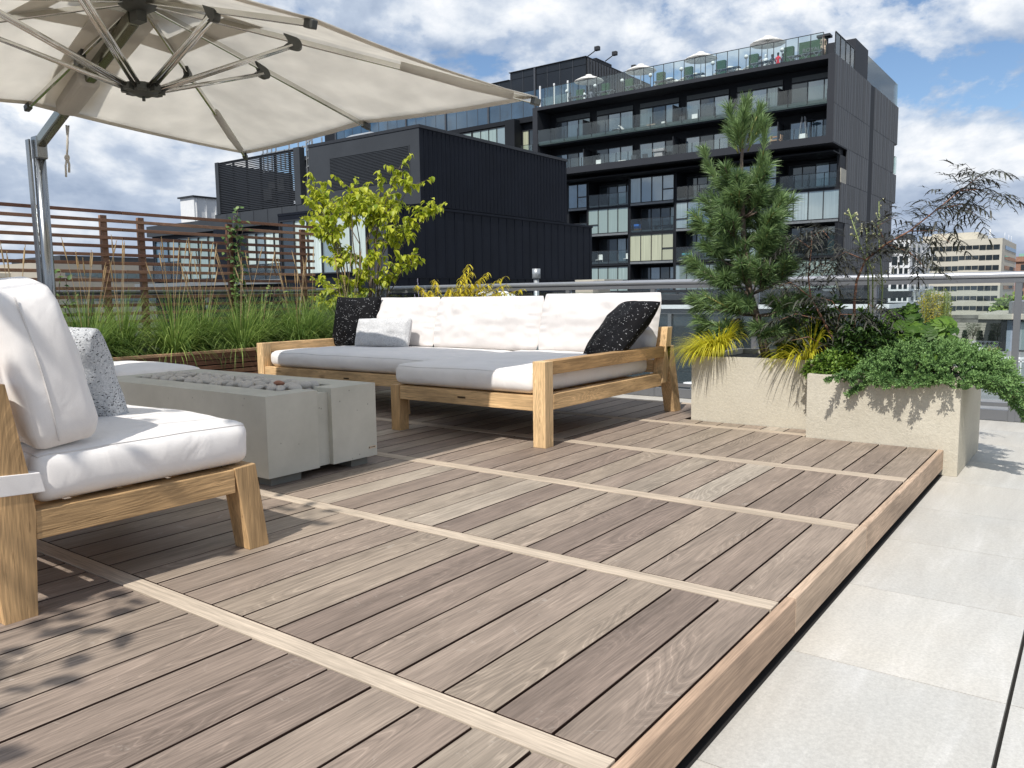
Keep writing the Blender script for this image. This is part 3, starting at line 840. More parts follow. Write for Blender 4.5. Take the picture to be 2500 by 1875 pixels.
# ------------------------------------------------------------------ slatted cedar planter along the left, trellis
def cedar_planter():
    t = thing('slatted_planter', 'long red cedar planter box with horizontal slats, full of grasses along the left side', 'planter', (-5.9, 0, -.139))
    X = -5.55
    m = MB(); z = -.12
    while z < .34:
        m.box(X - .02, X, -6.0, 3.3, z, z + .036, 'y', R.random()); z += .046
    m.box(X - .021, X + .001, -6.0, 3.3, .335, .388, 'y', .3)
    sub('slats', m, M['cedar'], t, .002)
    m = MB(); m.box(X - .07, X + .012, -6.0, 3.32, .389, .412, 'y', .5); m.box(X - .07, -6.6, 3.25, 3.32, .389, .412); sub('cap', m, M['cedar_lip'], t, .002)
    m = MB(); m.box(X - .04, X - .022, -6, 3.3, -.139, .388); m.box(-6.6, -6.58, -6, 3.3, -.139, .388); m.box(-6.58, X - .05, 3.24, 3.26, -.139, .388)
    sub('liner', m, M['under'], t)
    m = MB(); m.box(-6.58, X - .05, -6, 3.24, -.1, .34); sub('soil', m, M['soil'], t)
cedar_planter()
def trellis():
    t = thing('trellis', 'tall red brown cedar trellis of thin horizontal slats behind the grasses', 'trellis', (-6.2, 0, .3))
    x = -6.2
    for i, y in enumerate((-5.4, -4.3, -3.2, -2.1, -1.05, .405, .735, 1.63, 2.52)):
        m = MB(); m.box(x - .055, x - .012, y - .026, y + .026, .3, 1.585, 'z'); sub('post', m, M['cedar'], t, .002)
    for k in range(17):
        z = 1.612 - k * .0722
        m = MB()
        m.box(x - .011, x + .011, -5.6, .55, z - .0135, z + .0135, 'y', R.random()); m.box(x - .011, x + .011, .555, 2.64, z - .0135, z + .0135, 'y', R.random())
        sub('slat', m, M['cedar'], t, .0015)
trellis()

# ------------------------------------------------------------------ railings
def railing(name, label, pts_fn, a0, a1, posts, axis, pos, ztop=.985, skirt=True):
    t = thing(name, label, 'railing', (pos if axis == 'y' else (a0 + a1) / 2, pos if axis == 'x' else (a0 + a1) / 2, -.139))
    def P(a, b, c): return (a, b, c) if axis == 'x' else (b, a, c)
    m = MB(); m.tube([P(a0, pos, ztop - .022), P(a1, pos, ztop - .022)], .026, 16); sub('top_rail', m, M['rail_top'], t)
    m = MB(); q = [P(a0, pos - .022, ztop - .080), P(a1, pos + .022, ztop - .048)]
    m.box(q[0][0], q[1][0], q[0][1], q[1][1], q[0][2], q[1][2]); sub('under_rail', m, M['rail'], t)
    for a in posts:
        m = MB(); q = [P(a - .022, pos - .02, -.139), P(a + .022, pos + .03, ztop - .0485)]
        m.box(q[0][0], q[1][0], q[0][1], q[1][1], q[0][2], q[1][2] - .002); sub('post', m, M['rail'], t, .002)
    ps = [a0] + [a for a in posts if a0 < a < a1] + [a1]
    ps = sorted(ps)
    for i in range(len(ps) - 1):
        if ps[i + 1] - ps[i] < .1: continue
        m = MB(); q = [P(ps[i] + .035, pos + .003, .02), P(ps[i + 1] - .035, pos + .011, ztop - .10)]
        m.box(q[0][0], q[1][0], q[0][1], q[1][1], q[0][2], q[1][2]); sub('glass_panel', m, M['rail_glass'], t)
    m = MB(); q = [P(a0, pos - .012, -.135), P(a1, pos + .028, -.055)]
    m.box(q[0][0], q[1][0], q[0][1], q[1][1], q[0][2], q[1][2])
    q = [P(a0, pos - .004, -.03), P(a1, pos + .020, .0)]
    m.box(q[0][0], q[1][0], q[0][1], q[1][1], q[0][2], q[1][2])
    sub('base_rail', m, M['rail'], t)
railing('railing', 'glass panel railing with a silver top tube running behind the sofa and planters', None, -6.62, 4.2, [-6.50, -5.70, -4.75, -3.79, -2.82, -1.82, -.84, .165, 1.17, 2.17, 3.2], 'x', 3.95)
railing('railing', 'shorter glass railing on the roof edge behind the cedar trellis', None, -6.0, 3.88, [-5.5, -4.3, -3.1, -1.9, -.7, .5, 1.7, 2.9], 'y', -6.75, ztop=.965)

# ------------------------------------------------------------------ cantilever parasol
def parasol():
    t = thing('cantilever_parasol', 'large square off white cantilever parasol on a chrome mast, seen from below', 'parasol', (-5.08, -.52, 0))
    cx, cy, zr, ap = -3.255, -.84, 1.93, 2.36
    xa, xb, yb, ya = -1.91, -4.60, .70, -2.38
    cor = [V((xa, yb, zr)), V((xb, yb, zr)), V((xb, ya, zr)), V((xa, ya, zr))]
    top = V((cx, cy, ap))
    mids = []
    for i in range(4):
        mp = (cor[i] + cor[(i + 1) % 4]) / 2
        if i in (0, 2): mp.x = cx + .03
        else: mp.y = cy
        d = (V((cx, cy, 0)) - V((mp.x, mp.y, 0))).normalized()
        mp = mp + d * .04; mp.z = zr + (.085 if i == 1 else .035); mids.append(mp)
    ends = []
    for i in range(4): ends += [cor[i], mids[i]]
    # canopy fabric: eight gores sagging slightly between the ribs
    m = MB(); n = 14; K = 16
    for i in range(8):
        a = ends[i]; c = ends[(i + 1) % 8]
        vs = []; fs = []
        for r in range(n + 1):
            q = .06 + .94 * r / n
            pa = top.lerp(a, q); pc = top.lerp(c, q)
            for k in range(K + 1):
                u = k / K
                p = pa.lerp(pc, u)
                s = 4 * u * (1 - u)
                p.z -= .020 * s * q * (1 - .2 * q)
                ctr = V((cx, cy, p.z)); rad = V((p.x - cx, p.y - cy, 0))
                if q > .8: p -= rad.normalized() * (.012 * s * (q - .8) / .2)
                p.z += .004 * mnoise.noise(V((p.x * 5, p.y * 5, 0)))
                p.z += .022
                vs.append(p)
        for r in range(n):
            for k in range(K):
                b = r * (K + 1) + k; fs.append((b, b + 1, b + K + 2, b + K + 1))
        m.add(vs, fs, None, .5, 0, True)
    o = sub('canopy', m, M['canvas'], t)
    w = o.modifiers.new('w', 'WELD'); w.merge_threshold = .0005
    so = o.modifiers.new('s', 'SOLIDIFY'); so.thickness = .0015; so.offset = 1
    # vent flap above the hub
    v = MB(); vs = []
    for i in range(8):
        d = (ends[i] - top); vs.append(top + d * .17 + V((0, 0, .06)))
    vs.append(top + V((0, 0, .10)))
    v.add(vs, [(i, (i + 1) % 8, 8) for i in range(8)], None, .5, 0, True)
    vo = sub('vent_cap', v, M['canvas'], t); so = vo.modifiers.new('s', 'SOLIDIFY'); so.thickness = .0015
    # reinforcing band of cloth round the vent
    bnd = MB()
    for i in range(8):
        a = ends[i] - top; c = ends[(i + 1) % 8] - top
        p = [top + a * .20, top + c * .20, top + c * .29, top + a * .29]
        p = [q + V((0, 0, .0145 - .008)) for q in p]
        bnd.add(p, [(0, 1, 2, 3)])
    bo = sub('vent_band', bnd, M['canvas_dark'], o); so = bo.modifiers.new('s', 'SOLIDIFY'); so.thickness = .0015
    # hem strips along each edge
    hm = MB()
    for i in range(8):
        a = ends[i]; c = ends[(i + 1) % 8]; K2 = 16
        vs = []; fs = []
        for k in range(K2 + 1):
            u = k / K2; s = 4 * u * (1 - u)
            p = a.lerp(c, u); rad = V((p.x - cx, p.y - cy, 0)).normalized()
            p = p - rad * (.012 * s); p.z -= .020 * s * .8 - .014
            vs += [p + V((0, 0, .004)), p - rad * .055 + V((0, 0, .013))]
        for k in range(K2): fs.append((2 * k, 2 * k + 1, 2 * k + 3, 2 * k + 2))
        hm.add(vs, fs)
    ho = sub('hem', hm, M['canvas_dark'], o); so = ho.modifiers.new('s', 'SOLIDIFY'); so.thickness = .0015
    # ribs, struts, joints, fabric pockets, end caps
    hub_lo = V((cx + .0, cy, 1.905)); hub_up = V((cx, cy, ap - .03))
    for i in range(8):
        e = ends[i]; d = (e - top)
        p0 = hub_up + V((d.x, d.y, 0)).normalized() * .06; p0.z = ap - .035
        r = MB(); r.bar(p0, e + V((0, 0, -.005)) - d.normalized() * .015, .017, .028)
        rb = sub('rib', r, M['chrome'], t, .004)
        f = .36 if i % 2 == 0 else .47
        j = top.lerp(e, f) + V((0, 0, -.045))
        sd = (j - hub_lo); h0 = hub_lo + V((sd.x, sd.y, 0)).normalized() * .055
        s = MB()
        sidev = V((-sd.y, sd.x, 0)).normalized() * .013
        s.tube([h0 + sidev, j + sidev], .0105, 10); s.tube([h0 - sidev, j - sidev], .0105, 10)
        sub('strut', s, M['chrome'], t)
        jm = MB(); dd = d.normalized(); side = V((-dd.y, dd.x, 0)).normalized()
        pr = []
        for a in range(14):
            an = pi * a / 13
            pr.append(j + dd * (.014 + .034 * sin(an)) + V((0, 0, 1)) * (-.031 * cos(an) + .012))
        pr += [j - dd * .045 + V((0, 0, .048)), j - dd * .02 + V((0, 0, .01)), j - dd * .05 + V((0, 0, -.02))]
        nn = len(pr); vs = [q + side * .017 for q in pr] + [q - side * .017 for q in pr]
        fs = [tuple(range(nn)), tuple(reversed(range(nn, 2 * nn)))] + [(k, k + nn, (k + 1) % nn + nn, (k + 1) % nn) for k in range(nn)]
        jm.add(vs, fs); sub('strut_joint', jm, M['dark_cast'], rb)
        c = MB(); c.bar(e - dd * .045 + V((0, 0, -.006)), e + dd * .012 + V((0, 0, -.006)), .030, .036); sub('end_cap', c, M['dark_cast'], rb, .005)
        if i % 2 == 0:
            c = MB(); c.tube([top.lerp(e, .63) + V((0, 0, -.004)), top.lerp(e, .8) + V((0, 0, -.010)), top.lerp(e, .93) + V((0, 0, -.006))], [.024, .026, .021], 12); sub('rib_pocket', c, M['canvas_dark'], o)
    # hubs
    h = MB()
    h.lathe(hub_lo, [(0.0, -.030), (.03, -.030), (.045, -.022), (.075, -.012), (.078, .02), (.05, .034), (.0, .036)], 24)
    for k in range(8):
        a = 2 * pi * k / 8 + .2
        q = hub_lo + V((cos(a), sin(a), 0)) * .078
        h.bar(q - V((cos(a), sin(a), 0)) * .02 + V((0, 0, .002)), q + V((cos(a), sin(a), 0)) * .022 + V((0, 0, .006)), .040, .034)
    h.tube([hub_lo + V((0, 0, -.05)), hub_lo + V((0, 0, -.02))], .008, 8)
    sub('lower_hub', h, M['dark_cast'], t)
    h = MB(); hub_u = V((cx, cy, ap - .045))
    h.lathe(hub_u, [(0.0, -.03), (.05, -.028), (.09, -.005), (.095, .03), (.0, .032)], 24)
    h.bar(hub_u + V((-.04, 0, -.05)), hub_u + V((.03, 0, -.05)), .05, .06)
    sub('upper_hub', h, M['dark_cast'], t)
    # mast, arm
    mx, my = -5.08, -.565
    m = MB(); m.tube([(mx, my, .0), (mx, my, 1.88)], .038, 22)
    ms = sub('mast', m, M['mast'], t)
    m = MB(); m.bar((mx - .030, my - .036, .05), (mx - .036, my - .050, 1.93), .014, .05, up=(1, 0, 0)); sub('mast_track', m, M['mast'], t, .003)
    m = MB(); m.box(mx - .035, mx + .055, my - .035, my + .035, 1.80, 1.95); sub('pivot_bracket', m, M['mast'], t, .01)
    m = MB(); m.box(mx - .35, mx + .35, my - .35, my + .35, .001, .05); sub('base', m, M['rail'], t, .01)
    A0 = V((mx + .03, my, 1.91)); A1 = V((cx - .05, cy, ap - .095))
    m = MB(); m.bar(A0, A1, .055, .075); sub('arm', m, M['arm'], t, .012)
    dA = A1 - A0
    m = MB()
    m.bar(A0 + dA * .33, A0 + dA * .60, .12, .105, rnd=.5)
    ar = sub('arm_sleeve', m, M['canvas_dark'], t, .03, 3)
    m = MB(); m.bar(A0 + dA * .30 + V((0, .0, .065)), A0 + dA * .97 + V((0, .0, .045)), .30, .004); sub('canopy_patch', m, M['canvas_dark'], o)
    # knotted tie cord
    m = MB()
    k0 = V((-4.60, -.60, 1.955)); kk = k0 + V((0, -.01, -.20))
    m.tube([k0, k0 + V((.004, 0, -.1)), kk], .006, 6); m.tube([k0 + V((.0, .014, 0)), kk + V((0, .008, .1)), kk], .006, 6)
    m.ball(kk, .017, 8, 6, sc=(1, 1, 1.3)); m.tube([kk, kk + V((.0, -.012, -.05)), kk + V((0, -.014, -.12))], .006, 6); m.tube([kk, kk + V((.0, .010, -.04)), kk + V((0, .006, -.09))], .007, 6)
    sub('tie_cord', m, M['canvas_dark'], t)
M['arm'] = plain('bronze_green_arm', (0.22, 0.22, 0.17), rough=0.22, metal=0.85, var=0.05)
parasol()
# ================================================================== background
M['ground'] = plain('asphalt_and_blocks', (0.12, 0.12, 0.12), rough=0.9, var=0.3, scale=0.05)
M['roof_pavers'] = plain('grey_roof_pavers', (0.22, 0.225, 0.23), rough=0.8, var=0.2, scale=1.5)
M['win_sky'] = window_glass('blue_reflecting_glass', (0.06, 0.12, 0.17), refl=0.22, rough=0.02)
M['win_dark'] = window_glass('dark_room_glass', (0.02, 0.028, 0.034), refl=0.09, rough=0.02)
M['win_blind'] = window_glass('glass_over_pale_blind', (0.30, 0.39, 0.36), refl=0.14, curtain=True)
M['win_cream'] = window_glass('glass_over_cream_blind', (0.48, 0.50, 0.36), refl=0.05, curtain=True)
M['win_grey'] = window_glass('glass_over_grey_curtain', (0.24, 0.31, 0.32), refl=0.2, curtain=True)
M['tower_black'] = plain('black_tower_cladding', (0.014, 0.016, 0.020), rough=0.6, spec=0.2, var=0.15, scale=0.3)
M['tower_frame'] = plain('graphite_tower_frame', (0.034, 0.037, 0.044), rough=0.6, spec=0.2, var=0.1, scale=0.3)
M['mullion'] = plain('black_mullion', (0.02, 0.022, 0.026), rough=0.5)
M['sill_grey'] = plain('grey_spandrel', (0.16, 0.175, 0.185), rough=0.5)
M['balc_glass'] = glass_pane('balcony_glass', (0.90, 0.95, 0.94), 0.01, 0.985)
M['screen_glass'] = glass_pane('pale_green_screen_glass', (0.80, 0.92, 0.90), 0.08, 0.94)
M['ribs'] = None
def side_clad():
    m, nt, out = newmat('ribbed_grey_cladding')
    tc = N(nt, 'ShaderNodeTexCoord')
    mp = mapping(nt, tc.outputs['Object'], (0.01, 5.0, 0.02))
    n = N(nt, 'ShaderNodeTexNoise', Scale=1.0, Detail=3.0, Roughness=0.8); lk(nt, mp.outputs[0], n.inputs['Vector'])
    r = ramp(nt, [(0.35, (0.042, 0.045, 0.05)), (0.6, (0.060, 0.063, 0.067)), (0.75, (0.085, 0.086, 0.088))]); lk(nt, n.outputs['Fac'], r.inputs[0])
    princ(nt, out, r.outputs[0], 0.5, 0, 0.5)
    return m
M['side_clad'] = side_clad()
M['white_paint'] = plain('white_paint', (0.72, 0.73, 0.73), rough=0.6, var=0.05)
M['hedge'] = plain('artificial_hedge', (0.035, 0.09, 0.045), rough=0.9, var=0.5, scale=25, bmp=1.0, bscale=30, bdist=.05)
M['beige'] = plain('beige_precast', (0.52, 0.49, 0.41), rough=0.8, var=0.05, scale=0.2)
M['beige2'] = plain('tan_precast', (0.42, 0.38, 0.31), rough=0.8, var=0.06, scale=0.2)
M['brick'] = plain('red_brick', (0.30, 0.17, 0.12), rough=0.9, var=0.2, scale=2)
M['copper'] = plain('verdigris_roof', (0.22, 0.42, 0.34), rough=0.8)
M['timber_grey'] = plain('weathered_grey_timber', (0.17, 0.165, 0.15), rough=0.85, var=0.35, scale=5)
M['stone_wall'] = plain('pale_stone_wall', (0.40, 0.38, 0.32), rough=0.85, var=0.15, scale=3)
M['blue_wall'] = plain('pale_blue_grey_wall', (0.28, 0.34, 0.42), rough=0.7, var=0.05)
M['galv'] = plain('galvanised_steel', (0.42, 0.44, 0.45), rough=0.4, metal=0.6)

def structure(name, mb, mat):
    o = mb.build(name, mat); return tag(o, kind='structure')
g = MB(); g.box(-900, 900, -400, 1500, -19, -18.2); structure('ground', g, M['ground'])
g = MB(); g.box(-12, 14, 4.3, 11, -2.2, -1.35); g.box(-34, 14, 11.001, 44, -2.2, -1.352)
structure('lower_roof', g, M['roof_pavers'])

RB = random.Random(3)
def window(parent, x0, x1, z0, z1, y, mats, mull=None, fr=.05, trans=None, depth=.10):
    """a framed window facing -y: frame is the part, glass its sub-part"""
    f = MB(); n = len(mats); w = (x1 - x0) / n
    f.box(x0 - fr, x0, y - .05, y + depth, z0 - fr, z1 + fr); f.box(x1, x1 + fr, y - .05, y + depth, z0 - fr, z1 + fr)
    f.box(x0, x1, y - .05, y + depth, z0 - fr, z0); f.box(x0, x1, y - .05, y + depth, z1, z1 + fr)
    for i in range(1, n): f.box(x0 + w * i - fr * .6, x0 + w * i + fr * .6, y - .05, y + depth, z0, z1)
    if trans is not None:
        f.box(x0 + w * trans[0], x0 + w * (trans[0] + 1) , y - .045, y + depth, z0 + (z1 - z0) * trans[1] - .05, z0 + (z1 - z0) * trans[1] + .05)
    fo = sub('window', f, M['mullion'], parent)
    i = 0
    while i < n:
        j = i; p = MB()
        while j < n and mats[j] == mats[i]:
            p.box(x0 + w * j, x0 + w * (j + 1), y + .02, y + .04, z0, z1, 'x', RB.random()); j += 1
        sub('pane', p, M[mats[i]], fo); i = j
    return fo
def glass_rail(parent, x0, x1, z0, z1, y, step=1.15, mat='balc_glass', sill=True, post_h=1.0, top=True):
    f = MB(); n = max(1, round((x1 - x0) / step)); w = (x1 - x0) / n
    for i in range(n + 1): f.box(x0 + w * i - .022, x0 + w * i + .022, y + .0, y + .05, z0, z0 + (z1 - z0) * post_h)
    if top: f.box(x0, x1, y - .01, y + .05, z1, z1 + .04)
    fo = sub('balcony_railing', f, M['mullion'], parent)
    p = MB()
    for i in range(n): p.box(x0 + w * i + .03, x0 + w * (i + 1) - .03, y + .015, y + .03, z0, z1)
    sub('glass', p, M[mat], fo)
    if sill:
        s = MB(); s.box(x0, x1, y + .10, y + .16, z0, z0 + (z1 - z0) * .17); sub('upstand', s, M['sill_grey'], fo)

def tower():
    t = thing('apartment_tower', 'black apartment tower with long glass balconies and a roof terrace of white parasols', 'building', (-29, 70, -18))
    m = MB(); b = m.box
    X0, X1 = -43.39, -16.21
    # upper box, hollow front
    b(X0, X0 + .54, 60, 66, 11.85, 17.94); b(X1 - .49, X1 - .005, 60, 66, 11.851, 17.94)
    b(X0, X1 - .004, 60, 66, 17.94, 18.24)
    b(X0 + .54, X1 - .49, 60, 60.12, 11.851, 12.41); b(X0 + .54, X1 - .49, 60.12, 66, 11.852, 12.05)
    sub('upper_frame', m, M['tower_frame'], t)
    m = MB(); b = m.box
    b(X0 + .54, X1 - .49, 60.25, 62.2, 14.66, 14.78)
    b(X0 + .54, X1 - .49, 62.2, 66, 12.05, 17.939); b(X0 + .001, X1 - .01, 66, 80, 11.86, 18.2)
    sub('recessed_wall', m, M['tower_black'], t)
    m = MB(); b = m.box
    # lower body
    b(-44, X1 - .011, 64.3, 80, -18, 11.859); b(-41.2, -16.5, 62.9, 64.31, 11.30, 11.84)
    for x in (-41.1, -38.9, -34.5, -30.0, -25.55, -21.05, -16.4):
        b(x - .12, x + .12, 62.5, 64.31, -18, 11.3)
    for z in (8.72, 6.18, 3.45, .82, -1.8):
        b(-41.2, -16.26, 62.52, 64.3, z, z + .22)
    b(-41.1, -16.4, 61.0, 62.9, 11.36, 11.44)
    sub('lower_body', m, M['tower_black'], t)
    # ribbed side wall, stepping at the far end
    m = MB()
    for z0, z1, ya, yb in ((14.75, 18.235, 60.02, 82.4), (11.95, 14.71, 60.021, 81.2), (9.25, 11.91, 64.2, 82.5), (6.2, 9.21, 62.6, 81.2), (3.6, 6.16, 64.2, 82.3), (1.0, 3.56, 62.6, 81.0), (-18, .96, 62.6, 81.0)):
        m.box(X1 - .3, X1, ya, 71.2, z0, z1); m.box(X1 - .3, X1, 72.6, yb, z0, z1)
        y = ya + .2
        while y < yb:
            if not 71.0 < y < 72.7: m.box(X1 + .0, X1 + .018, y, y + .045, z0, z1)
            y += RB.choice((.35, .5, .7))
        m.box(X1 - .4, X1 - .1, ya, yb, z0 - .05, z1 + .02)
    sub('ribbed_side_wall', m, M['side_clad'], t)
    m = MB()
    for z0, z1 in ((15.2, 18.2), (12.1, 15.0), (9.2, 11.8), (6.4, 9.0), (1, 6)): m.box(X1 - .12, X1 - .02, 71.25, 72.55, z0, z1, 'x', RB.random())
    sub('stair_window', m, M['win_grey'], t)
    # balcony fronts of the upper box
    glass_rail(t, X0 + .56, X1 - .5, 14.86, 16.13, 60.02, 1.45, sill=False, post_h=.72, top=False)
    m = MB(); m.box(X0 + .56, X1 - .5, 60.2, 60.25, 14.78, 15.12); sub('upstand', m, M['upst'], t)
    glass_rail(t, X0 + .56, X1 - .5, 12.4, 13.17, 60.02, 1.2, sill=False, top=False)
    x = X0 + .9; k = 0
    while x < X1 - 4:
        pat = [('win_dark', 'win_grey', 'win_blind'), ('win_dark', 'win_sky', 'win_grey'), ('win_blind', 'win_dark', 'win_grey'), ('win_grey', 'win_dark', 'win_grey'), ('win_dark', 'win_sky', 'win_blind'), ('win_dark', 'win_grey', 'win_grey')][k % 6]
        window(t, x + .4, x + 4.1, 14.9, 17.0, 62.08, pat)
        s = MB(); s.box(x + .4, x + 4.1, 62.1, 62.14, 17.12, 17.5); sub('transom_light', s, M['win_dark2'], t)
        window(t, x + .4, x + 4.1, 12.2, 14.0, 62.08, [('win_sky', 'win_dark', 'win_sky'), ('win_dark', 'win_sky', 'win_sky'), ('win_sky', 'win_sky', 'win_dark')][k % 3])
        if k % 2 == 0:
            s = MB(); s.box(x + 4.2, x + 4.26, 60.6, 62.05, 14.8, 16.6); s.box(x + 4.25, x + 4.31, 60.6, 62.05, 12.1, 14); sub('divider', s, M['mullion'], t)
        x += 4.42; k += 1
    # lower facade: checkerboard of glazed boxes and loggias
    cols = [(-41.0, -39.0), (-38.78, -34.62), (-34.36, -30.14), (-29.86, -25.68), (-25.42, -21.18), (-20.9, -16.28)]
    rows = [(9.02, 11.13), (6.5, 8.66), (3.8, 6.1), (1.1, 3.3), (-1.6, .7)]
    for ci, (xa, xb) in enumerate(cols):
        for ri, (za, zb) in enumerate(rows):
            n = 2 if ci == 0 else 4
            isw = ((ci + ri) % 2 == 0)
            if ci == 5: isw = ri % 2 == 1
            if isw:
                base = {(0, 0): 'win_sky', (2, 0): 'win_sky', (1, 1): 'win_blind', (2, 2): 'win_cream', (1, 3): 'win_blind', (3, 1): 'win_sky', (4, 0): 'win_sky', (5, 1): 'win_grey', (4, 2): 'win_grey', (5, 3): 'win_blind', (3, 3): 'win_grey', (2, 4): 'win_blind'}.get((ci, ri), 'win_grey')
                ms = [base] * n
                if base == 'win_sky' and RB.random() < .5: ms[0] = 'win_grey'
                tr = (n - 1, .45) if ri != 1 else (0, .36)
                window(t, xa, xb, za, zb, 62.45, ms, trans=tr, depth=.4)
                s = MB(); s.box(xa, xb, 62.42, 62.46, za - .26, za - .07); sub('spandrel', s, M['sill_grey'], t)
            else:
                glass_rail(t, xa, xb, za - .15, za + 1.02, 62.5, 1.05)
                pt = RB.choice([('win_dark', 'win_dark', 'win_grey', 'win_dark'), ('win_dark', 'win_sky', 'win_dark', 'win_sky'), ('win_dark', 'win_dark', 'win_dark', 'win_blind')])[:n]
                window(t, xa + .2, xb - .2, za - .05, zb - .1, 64.25, pt)
    s = MB(); s.box(-16.4, -16.22, 62.6, 64.2, 9.0, 10.3); sub('balcony_end_wall', s, M['stone_wall'], t)
    # roof terrace parts
    glass_rail(t, -42.0, -17.1, 18.26, 19.86, 60.03, .92, sill=False)
    m = MB(); m.box(X1 - .1, X1 - .06, 60.1, 65.6, 18.25, 19.75); sub('glass_screen', m, M['screen_glass'], t)
    m = MB(); m.box(X1 - .08, X1 - .02, 60.1, 65.6, 19.76, 19.82)
    for y in (60.1, 61.5, 63, 64.4): m.box(X1 - .08, X1 - .02, y, y + .06, 18.25, 19.76)
    sub('side_railing', m, M['mullion'], t)
    m = MB(); m.box(-19.4, X1 - .003, 65.7, 69.8, 18.21, 20.64); sub('stair_penthouse', m, M['tower_frame'], t)
    m = MB(); m.box(X1 - .12, X1 - .06, 69.81, 82.0, 18.25, 20.3); so_ = sub('roof_screen', m, M['screen_glass'], t)
    m = MB(); y = 70.2
    while y < 82: m.box(X1 - .2, X1 - .14, y, y + .14, 18.25, 20.3); y += .9
    sub('screen_fin', m, M['white_paint'], so_)
    m = MB(); m.box(X1 - .1, X1 + .02, 81.6, 82.3, 12.0, 13.6); sub('rear_balcony', m, M['screen_glass'], t)
M['upst'] = plain('pale_green_glass_upstand', (0.22, 0.29, 0.26), rough=0.4)
M['win_dark2'] = plain('shaded_transom', (0.06, 0.07, 0.072), rough=0.4)
tower()

def wing():
    t = thing('glass_office_block', 'dark glass office block with a louvred crown behind the apartment tower', 'building', (-55, 70, -18))
    m = MB(); m.box(-80, -41.27, 66.3, 80, -18, 23.2); m.box(-50.6, -41.268, 66.301, 80, 23.2, 23.9); sub('core', m, M['tower_black'], t)
    m = MB(); x = -80
    k = 0
    w = 1.52
    xs = [-41.3 - w * i for i in range(25)]
    p1 = MB(); p2 = MB(); mu = MB()
    for i in range(24):
        xa, xb = xs[i + 1], xs[i]
        top = 23.88 if xa > -50.7 else 23.2
        p1.box(xa + .03, xb - .03, 66.22, 66.28, 18.85, 21.7, 'x', RB.random())
        p2.box(xa + .03, xb - .03, 66.24, 66.29, 21.75, min(top, 23.15), 'x', RB.random())
        if top > 23.5: p2.box(xa + .03, xb - .03, 66.24, 66.29, 23.2, top, 'x', RB.random())
        big = i % 4 == 3
        mu.box(xa - (.10 if big else .02), xa + (.10 if big else .02), 66.1 if big else 66.2, 66.3, 18.8, top)
    sub('glass_wall', p1, M['win_sky2'], t); sub('crown_panel', p2, M['tower_black2'], t); sub('mullion', mu, M['mullion2'], t)
    m = MB(); m.box(-80, -41.25, 66.0, 66.6, 18.55, 18.82); m.box(-50.65, -41.25, 66.1, 80, 23.9, 23.96); m.box(-80, -50.65, 66.1, 80, 23.2, 23.26); sub('cornice', m, M['mullion'], t)
    m = MB(); y = 66.4
    while y < 80: m.box(-41.27, -41.22, y, y + .35, 18.8, 23.8, 'x', RB.random()); y += .55
    sub('side_cladding', m, M['side_clad'], t)
    m = MB(); m.box(-50, -41.6, 68.7, 71.8, 23.96, 24.4); sub('roof_plant_room', m, M['tower_black'], t)
    m = MB()
    for x in (-46.1, -44.4, -42.8): m.box(x - .08, x + .08, 65.2, 65.3, 18.7, 21.7)
    sub('entrance_fin', m, M['white_paint'], t)
    m = MB(); m.box(-45.8, -42.6, 65.25, 65.29, 18.7, 20.5); sub('entrance_screen', m, M['screen_glass'], t)
    u = thing('apartment_wing', 'lower black apartment wing with a pale curtained bay window left of the tower', 'building', (-55, 64, -18))
    m = MB(); m.box(-80, -44.8, 62.6, 66.2, -18, 17.6); m.box(-80, -44.81, 62.1, 66.15, 17.6, 18.1); m.box(-47.55, -46.4, 61.2, 62.6, 12, 17.9); m.box(-56, -47.56, 61.2, 62.59, 17.45, 17.8); m.box(-56, -47.56, 61.2, 62.59, 12, 15.3); sub('wall', m, M['tower_black'], u)
    window(u, -51.7, -47.62, 15.45, 17.3, 61.3, ('win_blind', 'win_blind', 'win_blind', 'win_grey'))
    window(u, -56, -51.9, 15.45, 17.3, 61.3, ('win_grey', 'win_dark', 'win_blind'))
    window(u, -46.3, -44.9, 14.5, 16.9, 62.5, ('win_cream', 'win_dark'))
    glass_rail(u, -47.4, -44.85, 14.3, 15.4, 62.0, 1.1)
M['win_sky2'] = window_glass('deep_blue_curtain_wall', (0.025, 0.06, 0.105), refl=0.12, rough=0.03)
M['tower_black2'] = window_glass('black_crown_glass', (0.008, 0.010, 0.014), refl=0.03, rough=0.08)
M['mullion2'] = plain('grey_mullion', (0.06, 0.065, 0.075), rough=0.4)
wing()

